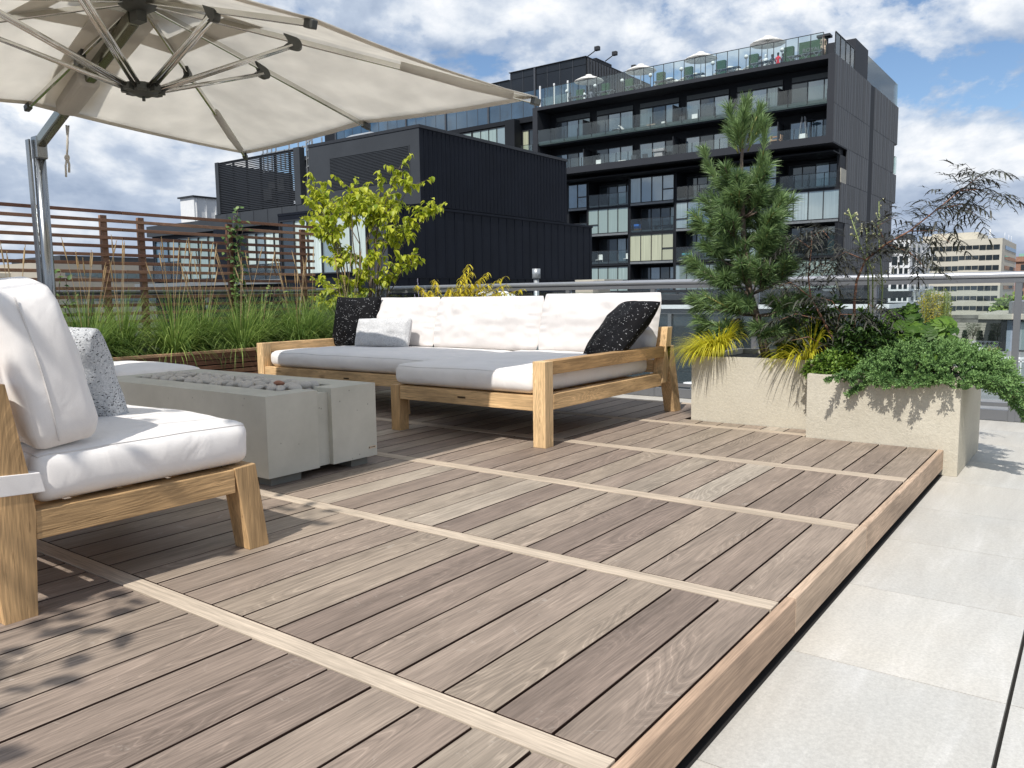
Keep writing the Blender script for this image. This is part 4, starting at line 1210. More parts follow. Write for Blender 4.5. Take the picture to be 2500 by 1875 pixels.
# --- near black plant building
def mech():
    t = thing('black_plant_building', 'windowless black ribbed metal building with a louvred grille on its front', 'building', (-25, 26, -18))
    X1 = -21.88
    m = MB(); m.box(-28.7, X1, 21.24, 32.22, 4.55, 7.62); sub('upper_wall', m, M['black_metal'], t)
    m = MB(); m.box(-28.70, X1 - .5, 21.215, 21.239, 4.62, 7.61); m.box(X1 - .5, X1 - .001, 21.215, 21.239, 4.62, 7.61); sub('sunlit_front', m, M['grey_metal'], t)  # same black cladding, painted greyer where the sun strikes the front
    m = MB(); m.box(-28.72, X1 + .04, 21.19, 32.24, 7.62, 7.745); sub('parapet_cap', m, M['mullion'], t)
    m = MB(); y = 21.5
    while y < 32.1: m.box(X1, X1 + .018, y, y + .03, 4.58, 7.6); y += .27
    sub('standing_seams', m, M['black_metal'], t)
    m = MB(); z = 5.64
    m.box(-27.25, -22.46, 21.19, 21.214, 5.6, 5.64); m.box(-27.25, -22.46, 21.19, 21.214, 6.96, 7.0)
    m.box(-27.29, -27.25, 21.19, 21.214, 5.6, 7.0); m.box(-22.46, -22.42, 21.19, 21.214, 5.6, 7.0)
    while z < 6.95: m.box(-27.25, -22.46, 21.17, 21.2, z + .01, z + .037); z += .062
    lo = sub('louvre_grille', m, M['grey_metal'], t)
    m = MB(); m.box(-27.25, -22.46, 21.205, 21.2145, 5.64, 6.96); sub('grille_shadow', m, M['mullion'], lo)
    m = MB(); m.box(-28.6, X1 + .001, 19.3, 34.73, -18, 4.42); m.box(-28.6, X1 + .05, 19.28, 34.75, 4.42, 4.52); sub('lower_wall', m, M['black_metal'], t)
    m = MB(); y = 19.6
    while y < 34.6: m.box(X1 + .002, X1 + .022, y, y + .035, 1.66, 4.40); m.box(X1 + .002, X1 + .022, y + .2, y + .235, -3, 1.6); y += .62
    m.box(X1 + .002, X1 + .04, 19.3, 34.7, 1.61, 1.65); sub('seam_grid', m, M['black_metal'], t)
    m = MB(); m.box(-22.9, X1 - .004, 19.27, 19.299, -3, 4.4); sub('sunlit_front_strip', m, M['grey_metal'], t)  # grey tone puts sunlight into the black wall's front colour
    window(t, -28.3, -23.0, 1.9, 4.15, 19.22, ('win_dark', 'win_curt', 'win_curt', 'win_grey', 'win_curt', 'win_curt'))
    # exhaust hood on the roof
    h = thing('exhaust_hood', 'flat grey metal exhaust hood sitting on the black building roof', 'exhaust hood', (-27.2, 23.5, 7.745))
    m = MB(); m.box(-28.0, -26.5, 23, 24.2, 7.746, 8.1); sub('duct', m, M['galv'], h)
    m = MB(); m.hexa([(-28.3, 22.7, 8.1), (-26.2, 22.7, 8.1), (-26.2, 24.5, 8.1), (-28.3, 24.5, 8.1), (-27.9, 23.1, 8.35), (-26.6, 23.1, 8.35), (-26.6, 24.1, 8.35), (-27.9, 24.1, 8.35)]); sub('cap', m, M['galv'], h)
    # apartments beside it
    u = thing('low_apartment_block', 'low black apartment block with curtained windows seen through the trellis', 'building', (-35, 25, -18))
    m = MB(); m.box(-43, -28.72, 21.6, 33, -18, 4.38); m.box(-36.1, -34.75, 21.0, 21.6, -3, 4.38); sub('wall', m, M['black_metal'], u)
    m = MB(); m.box(-36.2, -28.66, 21.22, 33, 4.40, 5.14); m.box(-43.2, -36.21, 21.4, 33, 4.39, 4.98); sub('fascia', m, M['grey_metal'], u)
    m = MB()
    for x in (-35.2, -34.1, -33.0, -31.9, -30.8, -29.7): m.box(x, x + .03, 21.205, 21.219, 4.42, 5.12)
    sub('fascia_joints', m, M['mullion'], u)
    window(u, -34.7, -28.95, 1.95, 4.05, 21.5, ('win_dark', 'win_curt', 'win_grey', 'win_curt', 'win_curt', 'win_dark', 'win_curt', 'win_curt'))
    window(u, -39.75, -36.15, 1.95, 4.1, 21.3, ('win_blind', 'win_blind', 'win_blind', 'win_blind'))
    glass_rail(u, -42.6, -39.9, 1.9, 2.9, 21.3, .9); glass_rail(u, -34.7, -28.8, 1.7, 2.5, 21.25, 1.1)
    window(u, -42.6, -40.0, 1.95, 4.1, 21.55, ('win_sky', 'win_grey'))
    m = MB(); m.box(-43.2, -28.7, 20.5, 21.6, 1.55, 1.75); sub('balcony_slab', m, M['sill_grey'], u)
    s = thing('louvred_plant_screen', 'tall black louvred screen around roof equipment beside the black building', 'plant screen', (-32.6, 22, 5.14))
    m = MB(); z = 5.2
    while z < 7.68: m.box(-35.7, -29.75, 21.25, 21.33, z, z + .04); z += .085
    sub('louvres', m, M['mullion'], s)
    m = MB(); m.box(-35.98, -35.7, 21.2, 21.5, 5.14, 7.72); m.box(-29.75, -29.33, 21.2, 21.5, 5.15, 7.74); m.box(-35.7, -29.75, 21.34, 21.42, 7.60, 7.7)
    for x in (-34.7, -33.6, -32.5, -31.4, -30.3): m.box(x, x + .1, 21.34, 21.42, 5.14, 7.6)
    m.box(-35.98, -35.9, 21.5, 26, 5.14, 7.7); sub('frame', m, M['grey_metal'], s)
    m = MB()
    for i in range(16):
        x = RB.uniform(-34.6, -29.9); z = RB.uniform(5.3, 6.8); m.box(x, x + RB.uniform(.2, .9), 22.6 + i * .1, 23.0 + i * .1, z, z + RB.uniform(.1, .9), 'x', RB.random())
    m.box(-35.5, -29.5, 25.9, 26, 5.14, 7.2)
    sub('equipment', m, M['grey_metal'], s)
    f = thing('steel_frame', 'narrow galvanised steel frame with pipes between the louvred screen and the black building', 'steel frame', (-29, 21.6, 5.14))
    m = MB()
    for x in (-29.22, -29.05, -28.86): m.box(x, x + .05, 21.5, 21.56, 5.14, 8.3)
    for k in range(9): m.bar((-29.25, 21.53, 5.4 + k * .36), (-28.78, 21.53, 5.55 + k * .36), .05, .05)
    m.box(-33.5, -28.8, 22.2, 22.26, 7.95, 8.02)
    for k in range(14): m.box(-33.4 + k * .34, -33.35 + k * .34, 22.2, 22.26, 7.1, 7.95 + RB.random() * .4)
    sub('bars', m, M['galv'], f)
M['win_curt'] = window_glass('glass_over_white_curtain', (0.55, 0.64, 0.60), refl=0.05, curtain=True)
mech()

# --- distant buildings
def distant():
    t = thing('beige_office_block', 'beige office block with long dark ribbon windows at the right', 'building', (-32, 280, -18))
    z = -18; m = MB(); xa, xb, ya, yb = -44, -23.17, 260, 303
    b0 = 12.15
    m.box(xa, xb, ya, yb, -18, 15.0); sub('wall', m, M['beige'], t)
    for k in range(7):
        z = b0 - k * 2.87
        w = MB()
        n = 12; wd = (xb - xa - .5) / n
        for i in range(n):
            w.box(xa + wd * i + .06, xa + wd * (i + 1) - .06, ya - .12, ya - .02, z - (.25 if (i // 3) % 2 else 0), z + 1.1, 'x', RB.random())
        fo = sub('ribbon_window', w, M['win_dark'], t)
        w = MB(); w.box(xb + .02, xb + .1, ya + 8, yb - 1, z, z + 1.1); sub('side_window', w, M['win_dark'], t)
    m = MB(); m.box(-42, -29.8, 266, 290, 15.0, 17.35); m.box(-44, -40, 264, 290, 15.0, 16.6); sub('roof_house', m, M['beige'], t)
    m = MB(); m.tube([(-26.8, 265, 15), (-26.8, 265, 17.6)], .12, 6); m.tube([(-27.6, 265, 15), (-26.8, 265, 16.4), (-26, 265, 15)], .08, 5); m.box(-27, -26.6, 264.9, 265.1, 16.6, 17.9)
    for dy in (10, 22, 30): m.tube([(-23.6, ya + dy, 15), (-23.6, ya + dy, 17.0)], .06, 5)
    sub('antenna', m, M['white_paint'], t)
    t = thing('white_apartment_block', 'white framed apartment block with stacked balconies next to the beige office', 'building', (-37, 210, -18))
    m = MB(); m.box(-41, -35.8, 200, 226, -18, 12.3); sub('wall', m, M['white_paint'], t)
    for k in range(8):
        z = 9.4 - k * 2.75
        for x in (-39.6, -38.0, -36.9):
            w = MB(); w.box(x, x + (1.2 if x < -38.5 else .75), 199.9, 199.98, z, z + 2.0, 'x', RB.random()); sub('window', w, M['win_dark'], t)
        if k < 5:
            for y in (203, 209, 215, 221):
                w = MB(); w.box(-35.79, -35.7, y, y + 2.6, z, z + 2.0, 'x', RB.random()); sub('window', w, M['win_dark'], t)
            for ya, yb in ((207, 212), (218, 224)):
                w = MB(); w.box(-35.8, -34.4, ya, yb, z - .3, z - .1); w.box(-34.5, -34.4, ya, yb, z - .1, z + .7); sub('balcony', w, M['white_paint'], t)
    m = MB(); m.box(-39.8, -37, 205, 212, 12.3, 14.0); sub('roof_frame', m, M['grey_metal'], t)
    t = thing('brick_building', 'red brick building with a green copper roof at the far right edge', 'building', (-8, 340, -18))
    m = MB(); m.box(-25.2, 30, 330, 350, -18, 12.0); m.box(-25.8, 30, 329.4, 350, 10.2, 10.9); sub('wall', m, M['brick'], t)
    m = MB(); m.box(-24.4, 30, 331, 349, 12.0, 13.0); sub('roof', m, M['copper'], t)
    m = MB()
    for k in range(8):
        for i in range(8): m.box(-23.6 + i * 3.2, -22.4 + i * 3.2, 329.9, 329.99, 7.2 - k * 3.1, 9.2 - k * 3.1)
    sub('windows', m, M['win_dark'], t)
    # left side
    t = thing('beige_low_building', 'long low beige building with a ribbon window seen through the trellis at left', 'building', (-115, 52, -18))
    m = MB(); m.hexa([(-130, 43, -18), (-110, 44.9, -18), (-110, 66, -18), (-130, 66, -18), (-130, 43, 5.9), (-110, 44.9, 5.95), (-110, 66, 5.95), (-130, 66, 5.9)]); sub('wall', m, M['beige2'], t)
    m = MB()
    for z0, z1 in ((3.9, 4.65), (.7, 1.5)):
        for k in range(13): m.box(-109.99, -109.9, 47 + k * 1.4, 48.3 + k * 1.4, z0 + max(0, .35 - k * .08), z1, 'y', RB.random())
    sub('ribbon_window', m, M['win_grey'], t)
    m = MB(); m.box(-126, -111, 47, 61, 5.95, 6.9); sub('roof_house', m, M['grey_metal'], t)
    t = thing('beige_far_building', 'small flat beige building on the skyline at the far left', 'building', (-125, 40, -18))
    m = MB(); m.box(-130, -119, 42.0, 51, -18, 4.4); m.box(-130, -119.01, 42.01, 60, 4.4, 4.7); sub('wall', m, M['beige'], t)
    m = MB(); m.box(-118.99, -118.9, 42.4, 43.6, 3.1, 4.0); m.box(-118.99, -118.9, 46, 47.4, 3.1, 4.0); sub('window', m, M['win_dark'], t)
    t = thing('white_roof_block', 'white ribbed roof block showing between the trellis and the louvred screen', 'building', (-80, 47, -18))
    m = MB(); m.box(-77.5, -75, 44.4, 60, -18, 11.3)
    for k in range(12): m.box(-75, -74.9, 44.6 + k * 1.1, 44.7 + k * 1.1, 5, 11.2)
    sub('wall', m, M['white_paint'], t)
    m = MB(); m.box(-77.7, -74.8, 44.2, 60.2, 11.3, 11.45); sub('cap', m, M['mullion'], t)
distant()

# --- middle distance: pavilion, neighbour terrace
def middle():
    t = thing('glass_pavilion', 'low dark glazed pavilion with grey frames behind the railing', 'building', (-7, 15, -1.35))
    m = MB(); m.box(-13.5, -2.75, 16.0, 16.4, -1.35, .5); sub('back_wall', m, M['tower_black'], t)
    m = MB(); m.box(-13.6, -2.7, 13.9, 16.4, .50, .585); sub('roof', m, M['white_paint'], t)
    m = MB(); m.box(-13.5, -2.8, 13.98, 14.1, .38, .498)
    for x in (-13.4, -11.9, -10.4, -8.9, -7.45, -5.9, -4.3, -2.9): m.box(x, x + .09, 13.97, 14.1, -1.35, .38)
    m.box(-13.4, -7.4, 13.97, 14.1, -.05, .0)
    sub('frame', m, M['rail'], t)
    m = MB(); m.box(-13.4, -2.82, 14.03, 14.05, -1.34, .38); sub('glass_doors', m, M['win_dark'], t)
    m = MB(); m.box(-13.0, -6.2, 17.5, 22, .586, .95); m.box(-10, -2.7, 14.2, 16.2, .70, .84); m.box(-9, -3.2, 14.6, 16.1, .586, .70); sub('upper_storey', m, M['tower_frame'], t)
    window(t, -9.4, -6.5, .62, .86, 17.4, ('win_blind', 'win_grey', 'win_dark', 'win_dark', 'win_grey'))
    t = thing('white_side_table', 'small white table with thin splayed legs behind the railing near the pine', 'table', (-4.55, 9.0, -1.35))
    m = MB(); m.lathe((-4.55, 9.0, -.62), [(0, 0), (.22, 0), (.22, .03), (0, .03)], 16); sub('top', m, M['white_paint'], t)
    for a in (0, 2.1, 4.2):
        m = MB(); m.tube([(-4.55 + .1 * cos(a), 9 + .1 * sin(a), -.62), (-4.55 + .28 * cos(a), 9 + .28 * sin(a), -1.35)], .015, 6); sub('leg', m, M['white_paint'], t)
    # vent pipe and block
    t = thing('vent_pipe', 'silver capped vent pipe standing up behind the sofa and railing', 'pipe', (-7.70, 9, -1.35))
    m = MB(); m.tube([(-7.70, 9, -1.35), (-7.70, 9, 1.18)], .048, 14); sub('pipe', m, M['galv'], t)
    m = MB(); m.tube([(-7.70, 9, 1.16), (-7.70, 9, 1.335)], .075, 14); m.tube([(-7.7, 9, .95), (-7.7, 9, .98)], .06, 14); sub('cap', m, M['galv'], t)
    t = thing('roof_block', 'pale brown rectangular masonry block just above the railing', 'masonry block', (-6.65, 9, -1.35))
    m = MB(); m.box(-6.86, -6.50, 9, 9.6, -1.35, 1.085); sub('block', m, M['beige2'], t); m = MB(); m.box(-6.9, -6.3, 9.05, 9.7, 1.086, 1.115); sub('cap', m, M['stone_wall'], t)
    t = thing('white_duct', 'pale curved roof duct behind the middle back cushion', 'duct', (-8.2, 8.6, -1.35))
    m = MB(); m.tube([(-8.9, 8.6, -1.3), (-8.9, 8.6, .55), (-8.7, 8.6, .80), (-8.3, 8.6, .88), (-8.0, 8.6, .78), (-7.85, 8.6, .5), (-7.85, 8.6, -1.3)], .12, 14); sub('tube', m, M['white_paint'], t)
    # neighbour terrace with pergola
    t = thing('timber_pergola', 'grey timber pergola beam on a dark post over the neighbouring terrace', 'pergola', (-3, 30, -1.35))
    m = MB(); m.box(-4.75, -2.92, 29.9, 30.0, -.34, -.20); m.box(-4.75, -2.92, 29.88, 30.1, -.195, -.07); m.box(-2.92, -2.2, 29.95, 30.1, -.345, -.22); sub('beam', m, M['timber_grey'], t)
    m = MB(); m.box(-2.215, -2.06, 29.92, 30.1, -1.35, -.22); sub('post', m, M['tower_black'], t)
    t = thing('terrace_house', 'small grey terrace building with a pale concrete roof edge behind the railing at right', 'building', (-1, 31, -1.35))
    m = MB(); m.box(-2.055, 3.5, 30.15, 36, -1.35, -.26); sub('wall', m, M['blue_wall'], t)
    m = MB(); m.box(-2.92, 3.6, 29.85, 36.2, -.215, -.045); sub('roof_edge', m, M['stone_wall'], t)
    m = MB(); m.box(-2.1, 3.5, 31, 36, -.04, .39); sub('upper_box', m, M['rail'], t)
    window(t, -1.8, 2.4, -1.3, -.3, 30.1, ('win_grey', 'win_curt', 'win_grey', 'win_dark', 'win_grey'))
    t = thing('stone_screen_wall', 'pale stone wall behind the small trees of the neighbouring terrace', 'wall', (-3, 33, -1.35))
    m = MB()
    for k in range(11): m.box(-5.2, -2.06, 33, 33.3, -1.35 + k * .1, -1.258 + k * .1, 'x', RB.random())
    sub('courses', m, M['stone_wall'], t)
    t = thing('white_garden_bench', 'white latticed garden bench on the neighbouring terrace', 'bench', (-2.8, 30.6, -1.35))
    m = MB(); m.box(-3.22, -2.37, 30.55, 30.95, -1.351, -1.28); m.box(-3.22, -2.37, 30.92, 30.95, -1.28, -1.20); m.box(-3.22, -2.37, 30.92, 30.95, -1.08, -1.05)
    for k in range(7): m.bar((-3.2 + k * .13, 30.93, -1.2), (-3.12 + k * .13, 30.93, -1.07), .02, .02); m.bar((-3.12 + k * .13, 30.93, -1.2), (-3.2 + k * .13, 30.93, -1.07), .02, .02)
    sub('frame', m, M['white_paint'], t)
    m = MB(); m.box(-3.2, -2.95, 30.55, 30.9, -1.28, -1.15); sub('cushion', m, M['white_paint'], t, .02)
    t = thing('low_glass_fence', 'low glass balustrade with a white top bar between the railing and the neighbouring terrace', 'fence', (-.5, 20, -1.35))
    m = MB(); m.box(-1.95, 3.2, 20, 20.05, -.87, -.82); m.box(-1.95, 3.2, 20, 20.05, -.94, -.91)
    for x in (-1.9, -.9, .1, 1.1, 2.1): m.box(x, x + .03, 20, 20.05, -1.35, -.87)
    sub('bars', m, M['white_paint'], t)
    m = MB(); m.box(-1.95, 3.2, 20.02, 20.03, -1.34, -.94); sub('glass', m, M['balc_glass'], t)
middle()

# --- life on the tower's roof terrace and balconies
def terrace_items():
    zt = 18.24
    # white parasols
    def para(loc, r, h, label, first=None):
        t = thing('white_parasol', label, 'parasol', loc, 'white parasols on the tower roof')
        x, y, z = loc
        m = MB(); m.tube([(x, y, z), (x, y, z + h)], .04, 8); sub('pole', m, M['white_paint'], t)
        m = MB(); m.lathe((x, y, z + h - .62), [(r, 0), (r * .99, .03), (r * .55, .33), (r * .2, .52)], 12); m.lathe((x, y, z + h - .62), [(r * .24, .49), (r * .2, .60), (0, .66)], 12)
        o = sub('canopy', m, M['canvas_far'], t)
        m = MB()
        for k in range(8):
            a = k * pi / 4; m.tube([(x, y, z + h - .35), (x + r * .9 * cos(a), y + r * .9 * sin(a), z + h - .58)], .018, 4)
        sub('ribs', m, M['galv'], t)
        return t
    M['canvas_far'] = fabric('white_parasol_cloth', (0.8, 0.79, 0.75), weave=50, bmp=0, trans=.25, sheen=0)
    for x, l in ((-39.05, 'white parasol nearest the left end of the roof terrace'), (-33.67, 'white parasol second from the left on the roof terrace'), (-28.0, 'white parasol third from the left on the roof terrace'), (-22.3, 'white parasol furthest right on the roof terrace')):
        para((x, 63, zt), 1.4, 2.92 if x < -23 else 3.1, l)
    for x, l in ((-32.3, 'lower white parasol behind the second tall hedge screen from the left'), (-29.9, 'lower white parasol in the middle of the roof terrace'), (-26.6, 'lower white parasol behind a hedge screen right of the middle'), (-23.9, 'lower white parasol beside the seated guests')):
        para((x, 66, zt), 1.5, 2.1, l)
    # hedge screens
    hx = [(-39.3, 1.35), (-36.6, 1.45), (-34.2, 1.45), (-31.15, 1.5), (-28.6, 1.5), (-25.7, 1.5), (-23.0, 1.5), (-20.2, 1.55)]
    for i, (x, h) in enumerate(hx):
        t = thing('hedge_screen', 'green hedge screen number %d along the roof terrace' % (i + 1), 'hedge screen', (x, 61.9, zt), 'green hedge screens on the roof terrace')
        t['label'] = ['rounded green hedge screen at the left end of the roof terrace', 'green hedge screen just right of the leftmost parasol', 'green hedge screen in front of the grey glass office corner', 'green hedge screen right of the second parasol', 'green hedge screen left of the third parasol', 'green hedge screen right of the third parasol', 'green hedge screen left of the seated guests', 'green hedge screen right of the guest in red'][i]
        m = MB(); m.box(x - .38, x + .38, 61.7, 62.1, zt + .02, zt + h + .05); sub('foliage', m, M['hedge'], t, .08)
        m = MB(); m.box(x - .4, x + .4, 61.68, 62.12, zt, zt + .25); sub('trough', m, M['white_paint'], t)
    gl = [(-40.2, 'left end of the terrace'), (-37.2, 'second hedge from the left'), (-34.45, 'third hedge screen'), (-31.7, 'fourth hedge screen'), (-28.85, 'fifth hedge screen'), (-26.08, 'sixth hedge screen'), (-23.3, 'seventh hedge screen by the guests'), (-20.46, 'hedge screen right of the guests')]
    for x, l in gl:
        t = thing('globe_lamp', 'white globe lamp on a thin post by the ' + l, 'lamp', (x, 61, zt), 'globe lamps along the roof terrace')
        m = MB(); m.tube([(x, 61, zt), (x, 61, zt + 1.1)], .03, 6); sub('post', m, M['mullion'], t)
        m = MB(); m.ball((x, 61, zt + 1.22), .17, 12, 8); sub('globe', m, M['white_paint'], t)
    # white cross framed tables
    tb = [(-39.8, -38.1), (-37.0, -35.3), (-34.1, -32.5), (-31.3, -29.5), (-28.5, -26.8), (-25.8, -23.8), (-22.9, -21.2), (-20.0, -19.0), (-18.9, -17.4)]
    nm = ['at the left end of the terrace', 'between the second and third hedge screens', 'between the third and fourth hedge screens', 'between the fourth and fifth hedge screens', 'under the third parasol', 'between the sixth and seventh hedge screens', 'in front of the guest in red', 'left of the hedge wall', 'in front of the hedge wall with letters']
    for (xa, xb), l in zip(tb, nm):
        t = thing('picnic_table', 'white cross legged table ' + l, 'table', ((xa + xb) / 2, 61, zt), 'white tables along the roof terrace')
        m = MB(); m.box(xa, xb, 60.7, 61.3, zt + .52, zt + .57); sub('top', m, M['white_paint'], t)
        m = MB()
        for x in (xa + .1, xb - .6):
            m.bar((x, 60.72, zt), (x + .5, 60.72, zt + .52), .05, .05); m.bar((x + .5, 60.72, zt), (x, 60.72, zt + .52), .05, .05)
        sub('cross_legs', m, M['white_paint'], t)
    # hedge wall with letters
    t = thing('hedge_wall', 'wide green hedge wall with pale letters at the right end of the terrace', 'hedge wall', (-18.4, 62, zt))
    m = MB(); m.box(-19.45, -17.5, 61.9, 62.2, zt + .5, zt + 1.75); sub('foliage', m, M['hedge'], t)
    m = MB(); m.box(-19.45, -17.5, 61.91, 62.21, zt, zt + .5); sub('base', m, M['grey_metal'], t)
    cu = bpy.data.curves.new('txt', 'FONT'); cu.body = 'ROYAL'; cu.size = .42; cu.extrude = .01; cu.align_x = 'CENTER'
    tmp = bpy.data.objects.new('txt', cu); me = bpy.data.meshes.new_from_object(tmp)
    for v in me.vertices: x, y, z = v.co; v.co = (x - 18.5, 61.86 - z, y + zt + .95)
    me.materials.clear(); me.materials.append(M['sill_grey'])
    lo = bpy.data.objects.new('lettering', me); COL.objects.link(lo); lo.parent = t; lo.matrix_parent_inverse = Matrix.Translation(t.location).inverted()
    bpy.data.objects.remove(tmp)
    t = thing('roof_fan_hood', 'square grey ventilation hood above the hedge wall', 'ventilation hood', (-18, 63.5, zt))
    m = MB(); m.lathe((-18.0, 63.5, zt), [(.3, 0), (.3, 2.25)], 12); m.box(-18.5, -17.5, 63.1, 63.9, zt + 2.25, zt + 2.42); sub('hood', m, M['grey_metal'], t)
    # people, far away: one body mesh each grown from a small skeleton
    def person(x, y, z, pose, top, low, hair, label, rz=0):
        me = bpy.data.meshes.new('person')
        if pose == 'stand':
            vs = [(0, 0, .86), (0, 0, 1.10), (0, 0, 1.34), (0, 0, 1.42), (0, 0, 1.50), (.17, 0, 1.33), (.21, .04, 1.08), (.19, -.12, .93), (-.17, 0, 1.33), (-.21, .04, 1.08), (-.15, -.14, 1.0), (.09, 0, .82), (.10, -.02, .46), (.10, 0, .06), (.10, -.12, .03), (-.09, 0, .82), (-.10, -.02, .46), (-.10, 0, .06), (-.10, -.12, .03), (0, -.01, 1.60)]
            legs = 1
        else:
            vs = [(0, 0, .46), (0, .02, .70), (0, .03, .94), (0, .03, 1.02), (0, .02, 1.10), (.17, .03, .93), (.22, -.03, .68), (.14, -.26, .62), (-.17, .03, .93), (-.22, -.03, .68), (-.14, -.26, .62), (.09, 0, .44), (.11, -.40, .46), (.11, -.40, .06), (.11, -.52, .03), (-.09, 0, .44), (-.11, -.40, .46), (-.11, -.40, .06), (-.11, -.52, .03), (0, .01, 1.20)]
        es = [(0, 1), (1, 2), (2, 3), (3, 4), (4, 19), (2, 5), (5, 6), (6, 7), (2, 8), (8, 9), (9, 10), (0, 11), (11, 12), (12, 13), (13, 14), (0, 15), (15, 16), (16, 17), (17, 18)]
        rad = [.13, .12, .14, .055, .085, .06, .045, .035, .06, .045, .035, .09, .065, .045, .035, .09, .065, .045, .035, .08]
        me.from_pydata(vs, es, [])
        o = bpy.data.objects.new('person', me); COL.objects.link(o)
        me.materials.append(M[top])
        sk = o.modifiers.new('s', 'SKIN')
        if not me.skin_vertices: me.skin_vertices.new()
        for i, q in enumerate(me.skin_vertices[0].data): q.radius = (rad[i], rad[i] * .8)
        me.skin_vertices[0].data[0].use_root = True
        sd = o.modifiers.new('d', 'SUBSURF'); sd.levels = 1; sd.render_levels = 1
        o.location = (x, y, z); o.rotation_euler = (0, 0, rz)
        tag(o, label, 'person')
        zz = 1.60 if pose == 'stand' else 1.20
        h = MB(); h.ball((0, .02, zz + .03), .10, 10, 7); h.ball((0, .05, zz - .06), .08, 8, 6)
        ho = h.build('hair', M[hair]); ho.parent = o
        f = MB(); f.ball((0, -.055, zz - .005), .062, 8, 6); f.ball((.0, -.12, zz - .0), .012, 5, 4); fo = f.build('face', M['skin']); fo.parent = o
        l = MB()
        if pose == 'stand':
            for s in (-1, 1): l.tube([(s * .08, 0, .92), (s * .10, -.02, .46), (s * .10, 0, .05)], [.115, .085, .065], 10)
        else:
            for s in (-1, 1): l.tube([(s * .08, .02, .46), (s * .11, -.40, .47), (s * .11, -.40, .06)], [.115, .09, .065], 10)
        lo = l.build('trousers', M[low]); lo.parent = o
        return o
    M['cloth_white'] = plain('white_shirt', (0.75, 0.76, 0.78), rough=.9); M['cloth_red'] = plain('red_shirt', (0.62, 0.02, 0.04), rough=.9)
    M['cloth_dark'] = plain('dark_clothes', (0.04, 0.045, 0.06), rough=.9); M['cloth_tan'] = plain('patterned_clothes', (0.30, 0.24, 0.19), rough=.9, var=.6, scale=14); M['cloth_grey'] = plain('grey_clothes', (0.16, 0.17, 0.2), rough=.9)
    M['skin'] = plain('skin', (0.45, 0.27, 0.19), rough=.6); M['hair'] = plain('dark_hair', (0.02, 0.016, 0.014), rough=.6)
    P = person
    P(-22.5, 61.9, zt, 'sit', 'cloth_grey', 'cloth_dark', 'hair', 'seated guest in grey at the left of the group on the roof terrace', pi)
    P(-22.05, 61.9, zt + .06, 'sit', 'cloth_white', 'cloth_dark', 'cloth_white', 'seated guest in a white shirt and white cap on the roof terrace', pi)
    P(-21.55, 62.0, zt, 'sit', 'cloth_dark', 'cloth_dark', 'hair', 'seated guest in dark clothes between the white and red shirts', pi)
    P(-21.05, 61.9, zt + .02, 'sit', 'cloth_red', 'cloth_dark', 'hair', 'seated guest in a bright red shirt on the roof terrace', pi)
    P(-20.65, 61.95, zt - .1, 'sit', 'cloth_dark', 'cloth_dark', 'hair', 'seated guest in black just right of the red shirt', pi)
    P(-17.35, 60.9, zt, 'stand', 'cloth_tan', 'cloth_tan', 'hair', 'person standing at the right corner of the roof terrace in patterned clothes', .4)
    P(-40.4, 61.9, zt, 'sit', 'cloth_dark', 'cloth_dark', 'hair', 'seated guest in black at the left end of the roof terrace', pi)
    P(-38.9, 61.9, zt, 'sit', 'cloth_white', 'cloth_grey', 'hair', 'seated guest in white near the leftmost parasol', pi)
    P(-38.2, 61.95, zt, 'sit', 'cloth_grey', 'cloth_dark', 'hair', 'seated guest in grey next to the guest in white at left', pi)
    # floodlights on the office block
    for (x, y, z), l in (((-37.9 - 3.4, 66.5, 23.97), 'small black floodlight on the front corner of the glass office roof'), ((-41.5, 70.3, 24.4), 'small black floodlight on the plant room behind the glass office corner'), ((-41.4, 74.2, 23.9), 'small black floodlight at the back end of the glass office roof')):
        t = thing('floodlight', l, 'floodlight', (x, y, z), 'floodlights on the glass office roof')
        m = MB(); m.tube([(x, y, z), (x + 1.0, y, z + .45)], .05, 6); sub('arm', m, M['mullion'], t)
        m = MB(); m.box(x + .85, x + 1.35, y - .2, y + .2, z + .35, z + .75); sub('lamp_head', m, M['mullion'], t, .05)
    # balcony furniture
    def chair(x, y, z, mat, label, s=1.0):
        t = thing('balcony_chair', label, 'chair', (x, y, z))
        m = MB(); m.box(x - .25 * s, x + .25 * s, y - .25, y + .25, z + .38, z + .43); sub('seat', m, M[mat], t)
        m = MB(); m.box(x - .25 * s, x + .25 * s, y + .22, y + .26, z + .43, z + .92); sub('back', m, M[mat], t)
        for sx in (-1, 1):
            for sy in (-1, 1):
                m = MB(); m.tube([(x + sx * .23 * s, y + sy * .23, z), (x + sx * .23 * s, y + sy * .23, z + .4)], .02, 5); sub('leg', m, M[mat], t)
    chair(-27.72, 61.0, 14.79, 'white_paint', 'white chair on the upper balcony left of the pine tip')
    chair(-28.9, 61.1, 14.79, 'grey_metal', 'dark grey chair left of the white balcony chair')
    chair(-36.99, 61.0, 12.06, 'white_paint', 'pale chair on the lower balcony above the black building')
    chair(-33.4, 61.0, 12.06, 'grey_metal', 'left dark folding chair on the lower balcony')
    chair(-32.3, 61.0, 12.06, 'grey_metal', 'right dark folding chair on the lower balcony beside the covered grill')
    chair(-27.9, 63.4, 9.0, 'grey_metal', 'grey armchair on the loggia left of the pine trunk'); chair(-26.9, 63.4, 9.0, 'grey_metal', 'grey armchair half hidden by pine needles on the loggia')
    chair(-38.2, 63.4, 3.67, 'white_paint', 'white slatted chair on the low loggia beside the black building'); chair(-35.2, 63.4, 3.67, 'white_paint', 'white slatted chair at the right end of the low loggia')
    t = thing('sun_lounger', 'white sun lounger with raised back on the upper balcony', 'lounger', (-34, 61, 14.79))
